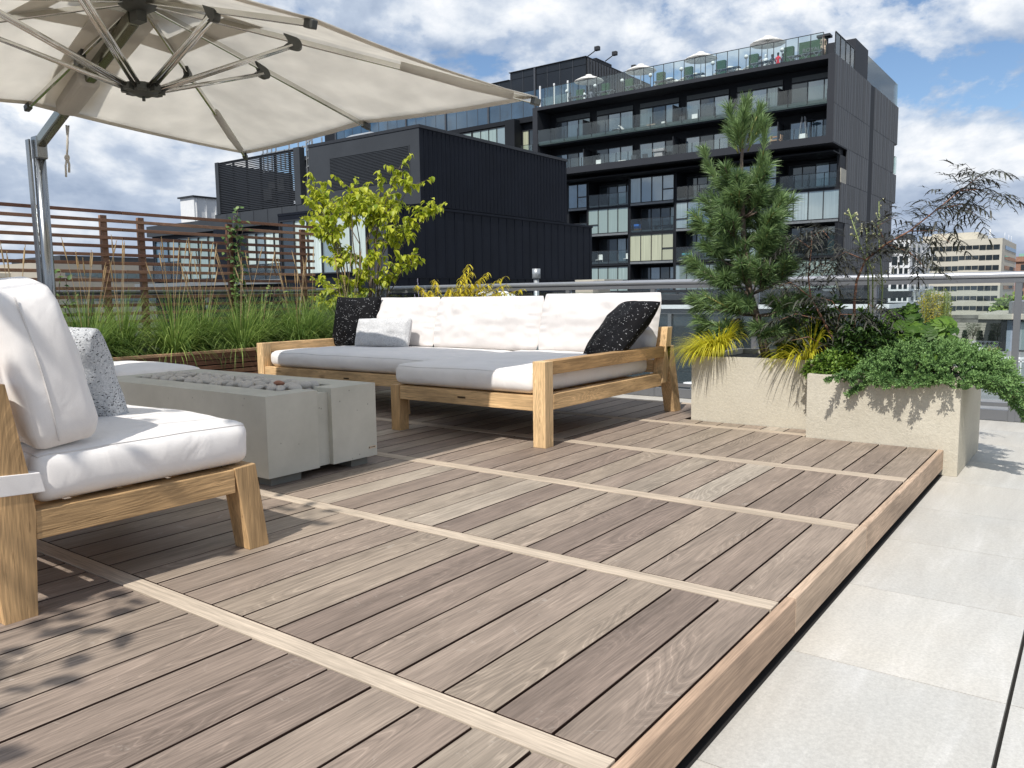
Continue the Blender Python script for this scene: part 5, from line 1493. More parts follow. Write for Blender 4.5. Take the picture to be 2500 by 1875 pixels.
    m = MB(); m.box(-34.2, -32.8, 60.8, 61.3, 15.05, 15.11); m.bar((-34.15, 61.05, 15.1), (-34.7, 61.05, 15.65), .5, .05); sub('bed', m, M['white_paint'], t)
    m = MB(); m.box(-34.1, -34.0, 60.8, 61.3, 14.79, 15.05); m.box(-33, -32.9, 60.8, 61.3, 14.79, 15.05); sub('legs', m, M['white_paint'], t)
    t = thing('balcony_bench', 'low white bench with cushions on the upper balcony', 'bench', (-31.2, 61, 14.79))
    m = MB(); m.box(-32.2, -30.3, 60.85, 61.3, 14.95, 15.12); m.box(-30.55, -30.25, 60.8, 61.35, 14.79, 15.4); sub('seat', m, M['white_paint'], t); m = MB(); m.box(-32.1, -31.3, 61.1, 61.35, 15.12, 15.4); sub('cushion', m, M['cloth_tan'], t)
    t = thing('round_side_table', 'round white side table left of the sun lounger', 'table', (-35.0, 60.9, 14.79))
    m = MB(); m.lathe((-35.0, 60.9, 15.3), [(0, 0), (.38, 0), (.38, .05), (0, .05)], 16); sub('top', m, M['white_paint'], t); m = MB(); m.tube([(-35, 60.9, 14.79), (-35, 60.9, 15.3)], .04, 6); sub('leg', m, M['white_paint'], t)
    t = thing('covered_grill', 'grill under a pale grey cover on the lower balcony', 'grill', (-30.9, 61, 12.06))
    m = MB(); m.hexa([(-31.3, 60.8, 12.06), (-30.4, 60.8, 12.06), (-30.4, 61.4, 12.06), (-31.3, 61.4, 12.06), (-31.2, 60.85, 12.95), (-30.5, 60.85, 12.95), (-30.5, 61.35, 12.95), (-31.2, 61.35, 12.95)]); m.box(-31.4, -30.3, 60.75, 61.45, 12.95, 13.2); sub('cover', m, M['cloth_cover'], t, .04)
    t = thing('brick_planter', 'red brown planter with a leafy shrub on the lower balcony', 'planter', (-34.35, 61, 12.06))
    m = MB(); m.box(-34.8, -33.95, 60.8, 61.4, 12.06, 12.5); sub('box', m, M['brick'], t); m = MB(); m.box(-34.75, -34.0, 60.85, 61.35, 12.5, 12.62); sub('cushion_top', m, M['white_paint'], t)
    t = thing('patio_heater', 'pyramid shaped silver patio heater on the lower balcony right of the pine', 'patio heater', (-18.68, 61, 12.06))
    m = MB()
    for sx in (-1, 1):
        for sy in (-1, 1): m.bar((-18.68 + sx * .28, 61 + sy * .28, 12.5), (-18.68 + sx * .1, 61 + sy * .1, 14.2), .04, .04)
    sub('frame', m, M['galv'], t); m = MB(); m.hexa([(-19.0, 60.7, 12.06), (-18.36, 60.7, 12.06), (-18.36, 61.3, 12.06), (-19.0, 61.3, 12.06), (-18.9, 60.8, 12.9), (-18.46, 60.8, 12.9), (-18.46, 61.2, 12.9), (-18.9, 61.2, 12.9)]); sub('base', m, M['white_paint'], t)
    t = thing('patio_heater', 'dark furled patio heater beside the pyramid heater', 'patio heater', (-18.2, 61.4, 12.06))
    m = MB(); m.tube([(-18.2, 61.4, 12.06), (-18.2, 61.4, 13.9)], .05, 6); m.lathe((-18.2, 61.4, 13.85), [(.35, 0), (.3, .1), (0, .18)], 12); sub('stand', m, M['mullion'], t)
    t = thing('wooden_bench', 'light wooden bench on the lower balcony right of the pine', 'bench', (-20.8, 61, 12.06))
    m = MB(); m.box(-21.2, -20.3, 60.8, 61.2, 12.62, 12.72); m.box(-21.2, -20.3, 61.18, 61.24, 12.95, 13.05)
    for x in (-21.2, -20.4): m.box(x, x + .08, 60.8, 61.2, 12.06, 13.05)
    sub('frame', m, M['cedar_lip'], t)
    t = thing('blue_crate', 'blue and brown storage crates stacked on the middle loggia', 'crate', (-34.1, 63.2, 6.4))
    m = MB(); m.box(-34.3, -33.8, 63, 63.5, 6.4, 6.75); sub('lower_crate', m, M['cedar_lip'], t); m = MB(); m.box(-34.3, -33.8, 63, 63.5, 6.76, 7.15); sub('upper_crate', m, M['cloth_blue'], t)
    t = thing('loggia_sofa', 'grey outdoor sofa with turquoise throw on the loggia left of the pine', 'sofa', (-28.7, 63.4, 3.67))
    m = MB(); m.box(-29.7, -28.2, 63.1, 63.8, 3.67, 4.1); m.box(-29.7, -28.2, 63.7, 63.9, 4.1, 4.5); sub('frame', m, M['grey_metal'], t); m = MB(); m.box(-29.6, -28.8, 63.05, 63.75, 4.1, 4.35); sub('throw', m, M['cloth_teal'], t, .05)
    t = thing('loggia_table', 'long dark table on the middle loggia', 'table', (-31.5, 63.3, 6.4))
    m = MB(); m.box(-32.4, -30.6, 63, 63.7, 6.85, 6.92); sub('top', m, M['grey_metal'], t); m = MB(); m.box(-32.3, -32.2, 63.1, 63.6, 6.4, 6.85); m.box(-30.8, -30.7, 63.1, 63.6, 6.4, 6.85); sub('legs', m, M['grey_metal'], t)
M['cloth_cover'] = plain('grey_cover', (0.35, 0.33, 0.34), rough=.9); M['cloth_blue'] = plain('blue_plastic', (0.02, 0.12, 0.45), rough=.5); M['cloth_teal'] = plain('turquoise_throw', (0.05, 0.25, 0.32), rough=.9)
terrace_items()
# ================================================================== plants
PR = random.Random(17)
M['grass'] = foliage('green_grass', (0.07, 0.15, 0.03), (0.42, 0.56, 0.15), trans=.4)
M['seed'] = foliage('tan_seed_heads', (0.42, 0.28, 0.13), (0.62, 0.47, 0.28), trans=.3, rough=.8)
M['yellow_grass'] = foliage('yellow_grass', (0.42, 0.44, 0.02), (0.82, 0.74, 0.07), trans=.4)
M['lime_leaf'] = foliage('lime_leaf', (0.20, 0.29, 0.02), (0.62, 0.64, 0.06), trans=.45, rough=.45)
M['pine'] = foliage('pine_needle', (0.035, 0.085, 0.035), (0.26, 0.38, 0.14), trans=.25, rough=.4, spec=.5)
M['pine_young'] = foliage('young_pine_shoot', (0.20, 0.20, 0.05), (0.34, 0.30, 0.10), trans=.1)
M['elder'] = foliage('dark_purple_leaf', (0.026, 0.024, 0.022), (0.085, 0.090, 0.065), trans=.15, rough=.45)
M['fatsia'] = foliage('glossy_broad_leaf', (0.03, 0.08, 0.012), (0.13, 0.24, 0.03), trans=.3, rough=.5, spec=.3)
M['juniper'] = foliage('juniper_foliage', (0.055, 0.14, 0.045), (0.27, 0.43, 0.14), trans=.2, rough=.6)
M['bushleaf'] = foliage('small_green_leaf', (0.06, 0.14, 0.02), (0.22, 0.33, 0.05), trans=.3)
M['vine'] = foliage('vine_leaf', (0.05, 0.13, 0.03), (0.24, 0.34, 0.11), trans=.35)
M['gold'] = foliage('golden_frond', (0.55, 0.48, 0.03), (0.85, 0.72, 0.08), trans=.45)
M['stalk'] = foliage('green_stalk', (0.16, 0.22, 0.06), (0.34, 0.40, 0.16), trans=.1)
M['darkgreen'] = foliage('far_dark_green', (0.02, 0.035, 0.02), (0.05, 0.08, 0.04), trans=.1)
M['darkleaf'] = foliage('shaded_dark_leaf', (0.02, 0.05, 0.012), (0.08, 0.15, 0.03), trans=.25)
M['olive'] = foliage('grey_green', (0.10, 0.12, 0.07), (0.2, 0.22, 0.15), trans=.2)

def rv(r, s=1.0): return V((r.uniform(-s, s), r.uniform(-s, s), r.uniform(-s, s)))
def blade(mb, p, d, L, w, droop, n=4, rnd=.5, side=None, curl=0):
    """arching strip of grass"""
    p = V(p); d = V(d).normalized()
    s = side or d.cross(V((0, 0, 1)))
    if s.length < 1e-3: s = V((1, 0, 0))
    s.normalize(); vs = []; fs = []
    pos = p.copy(); dd = d.copy()
    for i in range(n + 1):
        t = i / n; ww = w * (1 - t) ** .7 * (0.6 + 1.2 * t if t < .35 else 1.0)
        if i < n: vs += [pos - s * ww / 2, pos + s * ww / 2]
        else: vs.append(pos.copy())
        dd = (dd + V((0, 0, -droop / n * (0.5 + t)))).normalized()
        pos = pos + dd * (L / n)
    for i in range(n - 1): fs.append((2 * i, 2 * i + 1, 2 * i + 3, 2 * i + 2))
    fs.append((2 * n - 2, 2 * n - 1, 2 * n))
    mb.add(vs, fs, None, rnd)
    return pos
def leaf(mb, p, d, up, L, w, rnd=.5, fold=.25, curve=.2, mi=0):
    """pointed folded leaf, 8 faces"""
    d = V(d).normalized(); up = V(up); s = d.cross(up)
    if s.length < 1e-3: s = d.cross(V((1, 0, 0)))
    s.normalize(); up = s.cross(d).normalized()
    prof = ((0, .0), (.18, .72), (.42, 1.0), (.7, .68), (1.0, 0))
    vs = []; fs = []
    for t, k in prof:
        c = V(p) + d * L * t - up * (curve * L * t * t)
        h = w / 2 * k
        vs += [c - s * h + up * fold * h, c, c + s * h + up * fold * h]
    for i in range(4):
        b = i * 3; fs += [(b, b + 1, b + 4, b + 3), (b + 1, b + 2, b + 5, b + 4)]
    mb.add(vs, fs, None, rnd, mi, True)
def simple_leaf(mb, p, d, up, L, w, rnd=.5):
    d = V(d).normalized(); s = d.cross(V(up))
    if s.length < 1e-3: s = d.cross(V((1, 0, 0)))
    s.normalize(); p = V(p)
    mb.add([p, p + d * L * .45 - s * w / 2, p + d * L, p + d * L * .45 + s * w / 2], [(0, 1, 2, 3)], None, rnd)

# --- ornamental grasses in the cedar planter
def grass_clump(loc, n, L, label, seeds, hue=(0.1, 1.0), seedh=1.0):
    r = random.Random(int(loc[1] * 1000) + 77)
    t = thing('grass_clump', label, 'grass', loc, 'ornamental grasses in the cedar planter')
    m = MB()
    for i in range(n):
        a = r.uniform(0, 2 * pi); sp = r.random() ** .7
        p = V(loc) + V((cos(a) * .06 * sp, sin(a) * .08 * sp, 0))
        tilt = r.uniform(.05, .95)
        d = V((cos(a) * tilt, sin(a) * tilt * 1.15, 1))
        blade(m, p, d, L * r.uniform(.5, 1.2), r.uniform(.006, .0125), r.uniform(.6, 3.0), 6, r.uniform(*hue) ** 1.3)
    sub('blades', m, M['grass'], t)
    if seeds:
        for i in range(seeds):
            m = MB(); st = m
            a = r.uniform(0, 2 * pi); q = r.uniform(.02, .22)
            d = V((cos(a) * q * .7, sin(a) * q, 1)).normalized(); LL = r.uniform(.78, 1.12) * seedh * .86
            p0 = V(loc); p1 = p0 + d * LL * .6; p2 = p0 + d * LL + V((cos(a), sin(a), 0)) * .03; d2 = (p2 - p1).normalized()
            st.tube([p0, p1, p2], .0018, 4, False, r.random())
            hl = r.uniform(.09, .15)
            m.tube([p2 - d2 * hl * .3, p2 + d2 * hl * .1, p2 + d2 * hl * .5, p2 + d2 * hl], [.002, .0060, .0052, .001], 5, False, r.random())
            for k in range(26):
                tt = r.uniform(-.3, .95); q_ = p2 + d2 * hl * tt
                simple_leaf(m, q_, d2 + rv(r, .5), rv(r), .016, .004, r.random())
            sub('seed_head', m, M['seed'], t)
M['stalk2'] = foliage('dry_grass_stalk', (0.30, 0.27, 0.11), (0.44, 0.38, 0.18), trans=.2)
gl = ['leftmost grass clump, mostly behind the armchair cushion', 'loose grass clump right of the parasol mast', 'tall yellowish grass clump with straw stalks behind the grey pillow', 'dense green grass clump beneath the first trellis posts', 'wide arching grass clump left of the trellis centre', 'grass clump with a crowd of tan seed heads', 'full grass clump in the middle of the cedar planter', 'bright green grass clump under the climbing vine', 'grass clump with long blades hanging over the planter edge', 'grass clump right of the vine post', 'upright blue green grass clump left of the lime tree', 'grass clump behind the left arm of the sofa', 'last grass clump below the lime leaved tree']
ys = [-1.5, -.95, -.42, .0, .38, .75, 1.1, 1.42, 1.75, 2.08, 2.4, 2.7, 2.98]
for i, y in enumerate(ys):
    x = -5.92 + (.10 if i % 2 else -.08)
    grass_clump((x, y, .335), 860, .60, gl[i] , [3, 4, 5, 4, 6, 8, 5, 5, 4, 4, 4, 3, 3][i], (0.1, 1.0) if i % 3 else (.0, .8), 1.0 if i != 5 else 1.08)
for i, y in enumerate((-2.1, -2.8, 1.25, 2.25, .2)):
    grass_clump((-6.12, y, .335), 420, .60, ['grass clump at the far left edge beyond the mast', 'hidden grass clump left of the picture edge', 'rear grass clump against the trellis centre post', 'rear grass clump against the right trellis post', 'rear grass clump against the left trellis post'][i], 5)

# --- climbing vine on the trellis
def vine(y, label, z1, n, spread):
    t = thing('climbing_vine', label, 'vine', (-6.15, y, .34))
    st = MB(); lf = MB(); r = random.Random(int(y * 100) + 9)
    for k in range(4):
        pts = []; z = .34; yy = y + r.uniform(-.04, .04)
        while z < z1 * r.uniform(.85, 1.0):
            pts.append(V((-6.16 + r.uniform(-.02, .03), yy, z))); z += .07; yy += r.uniform(-.03, .03)
        st.tube(pts, .0035, 5)
        for p in pts[3:]:
            for q in range(n):
                d = V((r.uniform(-.2, 1), r.uniform(-1, 1), r.uniform(-.6, .5)))
                leaf(lf, p + V((0, r.uniform(-spread, spread), r.uniform(-.03, .03))), d, V((.6, 0, 1)), r.uniform(.035, .06), r.uniform(.025, .042), r.random(), .2, .25)
    sub('stems', st, M['bark'], t); sub('leaves', lf, M['vine'], t)
vine(1.62, 'leafy green vine climbing the third trellis post above the top slat', 1.82, 3, .07)
vine(-.05, 'sparse dark vine on the trellis just behind the parasol mast', 1.22, 1, .10)
vine(2.08, 'short vine with pale leaves low on the right half of the trellis', 1.05, 1, .12)

# --- lime leaved tree
def lime_tree():
    base = V((-6.30, 3.42, .335))
    t = thing('lime_leaved_tree', 'multi stemmed small tree with yellow green drooping leaves at the end of the trellis', 'tree', base)
    w = MB(); lf = MB(); r = random.Random(4)
    def B(x, z, y=3.5): return V((x, y, z))
    tips = [(-5.72, 2.30, 3.5), (-5.22, 1.84, 3.6), (-5.50, 1.33, 3.55), (-5.84, 1.10, 3.5), (-7.2, 2.14, 3.7), (-7.15, 1.72, 3.5), (-7.05, 1.05, 3.5), (-6.55, 2.17, 3.5), (-6.95, 2.22, 3.3), (-6.1, 2.2, 3.6), (-6.75, 1.9, 3.2), (-6.3, 1.95, 3.3),
            (-5.95, 1.95, 3.4), (-6.55, 1.6, 3.2), (-6.0, 1.65, 3.7), (-5.75, 1.58, 3.5), (-6.9, 1.45, 3.6), (-6.7, 1.0, 3.3), (-6.2, 1.05, 3.3), (-6.5, 2.0, 3.8), (-5.85, 1.8, 3.4), (-5.65, 2.1, 3.6), (-6.4, 1.3, 3.2), (-6.0, 1.3, 3.3), (-7.0, 1.95, 3.4), (-6.25, .85, 3.2), (-6.75, .80, 3.2), (-7.0, .9, 3.3)]
    stems = [(-6.55, 3.5), (-6.42, 3.45), (-6.30, 3.42), (-6.22, 3.5), (-6.12, 3.45)]
    for i, (x, z, y) in enumerate(tips):
        tip = V((x, y, z))
        sx = min(stems, key=lambda s: abs(s[0] - (x * .25 + -6.35 * .75)))
        s0 = V((sx[0] + r.uniform(-.04, .04), sx[1], .335)); zz = max(.6, min(z - .15 - abs(x + 6.35) * .35, 1.5))
        fork = V((s0.x * .85 + x * .15, y, zz))
        mid = fork.lerp(tip, .5) + V((0, 0, .06))
        w.tube([s0, s0.lerp(fork, .5) + V((.01, 0, 0)), fork, mid, tip], [.011, .009, .007, .005, .002], 6)
        # side twigs with leaves, denser near the tip
        for k in range(12 if z > 1.3 else 8):
            q = r.uniform(.3, 1.0); p = (fork.lerp(mid, q * 2) if q < .5 else mid.lerp(tip, (q - .5) * 2))
            tw = p + V((r.uniform(-.16, .16), r.uniform(-.16, .16), r.uniform(-.02, .13)))
            w.tube([p, p.lerp(tw, .5) + V((0, 0, .015)), tw], [.003, .0022, .0012], 4, False)
            for j in range(11):
                c = p.lerp(tw, .25 + .75 * j / 7) + rv(r, .012)
                a = r.uniform(0, 2 * pi)
                d = V((cos(a) * .8, sin(a) * .8, r.uniform(-1.1, .1)))
                leaf(lf, c, d, V((r.uniform(-.3, .3), r.uniform(-.3, .3), 1)), r.uniform(.055, .095), r.uniform(.040, .060), r.random() ** .8, .35, .35)
    sub('trunk', w, M['bark'], t); sub('crown', lf, M['lime_leaf'], t)
lime_tree()

# --- golden sumac behind the sofa, in its planter box
def sumac():
    t = thing('golden_sumac', 'low golden shrub with feathery arching fronds peeking over the sofa back', 'shrub', (-4.95, 3.3, .3))
    w = MB(); lf = MB(); r = random.Random(8)
    st = V((-4.95, 3.3, .3))
    tips = [(-5.42, .86), (-5.30, .92), (-5.1, .80), (-4.95, .84), (-4.72, 1.06), (-4.58, .98), (-4.42, .97), (-4.25, .93), (-4.14, .85), (-4.6, .86), (-4.3, .78), (-5.2, .76), (-4.85, .92), (-4.5, .80), (-4.0, .80), (-5.0, .74), (-4.75, .76), (-4.65, .80), (-4.4, .74), (-4.2, .78), (-4.9, .78), (-5.3, .80), (-4.35, .86), (-4.55, .9)]
    for i, (x, z) in enumerate(tips):
        tip = V((x * .96 - .04, 3.3 + r.uniform(-.15, .15), z + .12)); 
        mid = st.lerp(tip, .6) + V((0, 0, .16))
        w.tube([st, mid, tip], [.008, .005, .002], 5)
        for q in range(26):
            u = .35 + .65 * q / 25
            p = (st.lerp(mid, u / .6) if u < .6 else mid.lerp(tip, (u - .6) / .4))
            for s in (-1, 1):
                d = V((s * r.uniform(.5, 1), r.uniform(-.5, .5), r.uniform(-.35, .3)))
                blade(lf, p, d, r.uniform(.06, .10), .020, 2.2, 3, r.random())
    sub('stems', w, M['bark'], t); sub('fronds', lf, M['gold'], t)
    t2 = thing('low_planter_box', 'dark planter box hidden behind the sofa back holding the golden shrub', 'planter', (-4.7, 3.3, -.139))
    m = MB(); m.box(-5.5, -3.6, 3.1, 3.5, -.139, .28); sub('box', m, M['grey_metal'], t2); m = MB(); m.box(-5.46, -3.64, 3.14, 3.46, .281, .30); sub('soil', m, M['soil'], t2)
    t3 = thing('lavender_spike', 'thin grey lavender flower spikes left of the golden shrub', 'flower', (-5.35, 3.4, .3))
    m = MB()
    for dx, z in ((-.05, 1.05), (.03, .92), (.07, .94), (-.1, .88)):
        m.tube([(-5.35, 3.4, .3), (-5.35 + dx, 3.4, z)], .0025, 4)
        for k in range(14): m.ball((-5.35 + dx * (1 - k * .012), 3.4 + r.uniform(-.006, .006), z - k * .013), .0065, 5, 3, r.random())
    sub('spikes', m, M['lav'], t3)
M['lav'] = foliage('grey_lavender', (0.20, 0.19, 0.25), (0.34, 0.32, 0.42), trans=.1)
sumac()

# --- pine in the rear stone planter
def pine():
    base = V((-1.15, 2.32, .40))
    t = thing('pine_tree', 'slender young pine with long bluish green needles in the rear stone planter', 'tree', base)
    w = MB(); nd = MB(); yg = MB(); r = random.Random(12)
    trunk = [base, V((-1.20, 2.31, .62)), V((-1.27, 2.3, .85)), V((-1.32, 2.3, 1.2)), V((-1.335, 2.3, 1.5)), V((-1.345, 2.3, 1.75)), V((-1.33, 2.3, 2.02))]
    w.tube(trunk, [.034, .028, .023, .018, .013, .010, .006], 10)
    def at(z):
        for i in range(len(trunk) - 1):
            if trunk[i].z <= z <= trunk[i + 1].z: return trunk[i].lerp(trunk[i + 1], (z - trunk[i].z) / (trunk[i + 1].z - trunk[i].z))
        return trunk[-1].copy()
    def shoot(a, b, n, nl=.095, young=False, spread=.85):
        n = int(n * 1.35); nl *= 1.08
        d = (b - a)
        L = d.length; dn = d.normalized()
        w_ = yg if young else w
        w_.tube([a, a.lerp(b, .5), b], [.006, .0048, .0035], 5, True, r.random())
        for k in range(n):
            q = r.random() ** .6
            p = a + d * q
            o = rv(r); o = (o - dn * o.dot(dn)).normalized()
            dd = (dn * r.uniform(.45, 1.2) + o * spread * r.uniform(.5, 1.1)).normalized()
            l = nl * r.uniform(.75, 1.15)
            s = dd.cross(rv(r)).normalized() * .0019
            m1 = p + dd * l * .5; e = p + dd * l + V((0, 0, -.012 * l / .09))
            nd.add([p - s, p + s, m1 + s * 1.1, m1 - s * 1.1, e], [(0, 1, 2, 3), (3, 2, 4)], None, min(1, max(0, r.gauss(.45, .25) + (.18 if young else 0))))
    # leader and top candles
    shoot(V((-1.34, 2.3, 1.80)), V((-1.325, 2.3, 2.12)), 420, .10, True, .55)
    for dx, dy, z0, z1 in ((-.10, -.02, 1.86, 2.09), (.09, .04, 1.86, 2.08), (.03, -.1, 1.84, 2.03), (-.05, .08, 1.85, 2.04), (.13, -.03, 1.80, 1.97), (-.12, .05, 1.80, 1.96), (.0, -.12, 1.80, 1.95)):
        shoot(V((-1.34 + dx * .3, 2.3 + dy * .3, z0)), V((-1.33 + dx, 2.3 + dy, z1)), 170, .095, True, .6)
    # side candles
    for pts in ([(-1.34, 1.52), (-1.50, 1.60), (-1.56, 1.72), (-1.60, 1.83)], [(-1.34, 1.50), (-1.24, 1.58), (-1.19, 1.74), (-1.175, 1.93)]):
        for i in range(3):
            a = V((pts[i][0], 2.27, pts[i][1])); b = V((pts[i + 1][0], 2.27, pts[i + 1][1])); shoot(a, b, 170, .085, True, .55)
    # whorls of branches
    wh = [(1.46, .11, 5, .12), (1.36, .18, 7, .09), (1.16, .22, 7, .17), (1.00, .24, 7, .15), (.84, .26, 8, .12), (.70, .26, 7, .06), (.58, .23, 6, .0)]
    for z, rad, n, rise in wh:
        a0 = r.uniform(0, 6)
        for k in range(n):
            a = a0 + 2 * pi * k / n + r.uniform(-.25, .25); R_ = rad * r.uniform(.75, 1.1)
            st = at(z) ; e = st + V((cos(a) * R_, sin(a) * R_ * .85, rise * r.uniform(.6, 1.3)))
            mid = st.lerp(e, .5) + V((0, 0, -.02))
            w.tube([st, mid, e], [.009, .007, .004], 6)
            shoot(mid, e, 110, .09)
            dn = (e - mid).normalized()
            for q in range(4):
                off = rv(r, .09); off.z = abs(off.z) * .7
                shoot(mid.lerp(e, r.uniform(.2, .9)), e + dn * r.uniform(-.02, .07) + off, 105, .09, r.random() < .25)
    # the long right hand limbs of the middle
    for a, b in (((-1.30, 2.2, 1.17), (-1.05, 2.15, 1.30)), ((-1.30, 2.2, .98), (-1.08, 2.15, 1.18)), ((-1.32, 2.2, 1.1), (-1.62, 2.2, 1.33)), ((-1.3, 2.2, .9), (-1.62, 2.15, 1.03)), ((-1.28, 2.2, .72), (-1.62, 2.2, .76)), ((-1.3, 2.2, .68), (-1.60, 2.25, .60))):
        a = V(a); b = V(b); w.tube([a, b], [.009, .004], 6); shoot(a.lerp(b, .4), b, 260, .095)
        shoot(a.lerp(b, .6), b + V((.0, -.05, .07)), 140, .09, True)
    sub('trunk', w, M['bark'], t); sub('young_shoots', yg, M['pine_young'], t); sub('needles', nd, M['pine'], t)
pine()

def yellow_clump(loc, n, L, label, bias=(0, -1)):
    r = random.Random(int(loc[0] * -1000))
    t = thing('yellow_grass', label, 'grass', loc)
    m = MB()
    for i in range(n):
        a = r.uniform(0, 2 * pi)
        d = V((cos(a) * .45 + bias[0] * .5, sin(a) * .4 + bias[1] * .45, 1.0))
        p = V(loc) + V((cos(a) * .05, sin(a) * .05, 0))
        blade(m, p, d, L * r.uniform(.5, 1.05), r.uniform(.006, .011), r.uniform(1.4, 3.6), 8, r.random())
    sub('blades', m, M['yellow_grass'], t)
yellow_clump((-1.42, 2.07, .41), 900, .36, 'mound of bright yellow striped grass spilling over the rear planter under the pine', (-.5, -.3))
yellow_clump((-.82, 2.05, .41), 150, .34, 'small tuft of yellow grass hanging between the two stone planters', (-.5, -.7))

# --- black lace elder
def elder():
    base = V((-.60, 2.2, .345))
    t = thing('dark_leaved_elder', 'dark purple lace leaved shrub with red brown stems arching high to the right', 'shrub', base)
    w = MB(); lf = MB(); r = random.Random(23)
    def frond(p, d, L):
        """twice divided leaf: rachis with slender toothed leaflets"""
        d = V(d).normalized(); pos = V(p); n = 5
        lf.tube([pos, pos + d * L * .5 + V((0, 0, .01)), pos + d * L + V((0, 0, -.05 * L / .15))], .0011, 3, False, .2)
        s = d.cross(V((0, 0, 1)))
        if s.length < .01: s = V((1, 0, 0))
        s.normalize()
        for k in range(n):
            q = .30 + .70 * k / (n - 1)
            c = pos + d * L * q + V((0, 0, .01 - .05 * q * q * L / .15))
            for sg in ((-1, 1) if k < n - 1 else (0,)):
                ld = (d * (.55 if sg else 1) + s * sg * .85 + V((0, 0, r.uniform(-.55, .05)))).normalized()
                ll = L * .46 * r.uniform(.8, 1.15)
                blade(lf, c, ld, ll, .0135, .9, 3, r.random(), side=(ld.cross(V((r.uniform(-.4, .4), r.uniform(-.4, .4), 1)))).normalized())
                for z_ in (.4,):
                    for g2 in (-1, 1):
                        l2 = (ld + ld.cross(V((0, 0, 1))) * g2 * .8).normalized()
                        simple_leaf(lf, c + ld * ll * z_ + V((0, 0, -.012)), l2, V((0, 0, 1)), ll * .42, .008, r.random())
    def stem(pts, rad, fr, Lf=.16, skip=.0):
        pts = [V(p) for p in pts]
        n = len(pts); w.tube(pts, [rad * (1 - .75 * i / (n - 1)) for i in range(n)], 7, True, r.random())
        tot = n - 1
        fr = int(fr * 1.0); Lf *= 1.1
        for k in range(fr):
            q = skip + (1 - skip) * (k + r.random()) / fr * .999; i = min(int(q * tot), tot - 1); u = q * tot - i
            p = pts[i].lerp(pts[i + 1], u); dn = (pts[i + 1] - pts[i]).normalized()
            a = r.uniform(0, 2 * pi)
            o = V((cos(a), sin(a), r.uniform(-.3, .5)))
            frond(p, dn * .6 + o, Lf * r.uniform(.75, 1.2))
    main = [(-.56, 2.2, .345), (-.562, 2.2, .60), (-.568, 2.2, .78), (-.56, 2.2, .92), (-.513, 2.2, 1.046), (-.398, 2.2, 1.139), (-.273, 2.2, 1.208), (-.13, 2.2, 1.326), (-.015, 2.2, 1.423)]
    stem(main, .011, 44, .18, .40)
    for tip in ([(-.015, 2.2, 1.423), (.05, 2.18, 1.47), (.10, 2.15, 1.50)], [(-.015, 2.2, 1.423), (.08, 2.2, 1.42), (.16, 2.2, 1.37)], [(-.13, 2.2, 1.326), (.0, 2.15, 1.34), (.08, 2.12, 1.27)], [(-.273, 2.2, 1.208), (-.12, 2.15, 1.20), (-.04, 2.12, 1.12)], [(-.398, 2.2, 1.139), (-.45, 2.2, 1.25), (-.35, 2.2, 1.30)], [(-.513, 2.2, 1.046), (-.62, 2.15, 1.10), (-.72, 2.1, 1.03)], [(-.398, 2.2, 1.139), (-.25, 2.1, 1.08), (-.15, 2.05, .98)]):
        stem(tip, .004, 12, .155)
    stem([(-.66, 2.15, .345), (-.68, 2.18, .55), (-.751, 2.2, .674), (-.834, 2.2, .822), (-.853, 2.2, .955), (-.838, 2.2, 1.131), (-.84, 2.2, 1.24)], .009, 20, .15, .3)
    for tip in ([(-.834, 2.2, .822), (-.95, 2.15, .92), (-1.0, 2.1, .90)], [(-.853, 2.2, .955), (-.75, 2.1, 1.03), (-.68, 2.05, 1.0)], [(-.84, 2.2, 1.13), (-.93, 2.2, 1.2), (-.98, 2.2, 1.14)], [(-.84, 2.2, 1.2), (-.76, 2.15, 1.24), (-.7, 2.1, 1.18)], [(-.751, 2.2, .674), (-.88, 2.05, .72), (-.97, 2.0, .68)], [(-.68, 2.18, .55), (-.60, 2.0, .72), (-.52, 1.95, .72)], [(-.562, 2.2, .60), (-.65, 2.0, .80), (-.7, 1.95, .82)], [(-.562, 2.2, .6), (-.45, 2.05, .78), (-.38, 2.0, .74)], [(-.66, 2.1, .5), (-.78, 1.98, .58), (-.86, 1.92, .56)]):
        stem(tip, .004, 9, .155)
    sub('stems', w, M['reed'], t); sub('leaves', lf, M['elder'], t)
elder()

def seed_plant():
    t = thing('tall_seed_plant', 'tall thin green stalks with small pale seed pods rising behind the dark shrub', 'plant', (-.50, 2.35, .345))
    m = MB(); pod = MB(); r = random.Random(31)
    for pts in ([(-.45, .345), (-.44, .88), (-.47, 1.15), (-.480, 1.41)], [(-.50, .345), (-.53, 1.0), (-.60, 1.2), (-.66, 1.38)], [(-.48, .345), (-.50, .95), (-.54, 1.1), (-.545, 1.25)]):
        P_ = [V((x - .0, 2.35, z)) for x, z in pts]
        m.tube(P_, [.006, .005, .004, .0025], 6, True, .6)
        for k in range(26):
            q = r.uniform(.0, 1); i = 1 + int(q * 1.999); p = P_[i].lerp(P_[i + 1], q * 2 - (i - 1))
            e = p + V((r.uniform(-.045, .045), r.uniform(-.04, .04), r.uniform(.005, .05)))
            m.tube([p, e], [.002, .0012], 4, False, .6); pod.ball(e, .0055, 6, 4, r.random(), 0, (1, 1, 1.4))
            if r.random() < .4: simple_leaf(m, p, rv(r), V((0, 0, 1)), .035, .012, r.random())
    sub('stalks', m, M['stalk'], t); sub('pods', pod, M['pods'], t)
M['pods'] = foliage('pale_pods', (0.35, 0.36, 0.18), (0.55, 0.52, 0.34), trans=.1)
seed_plant()

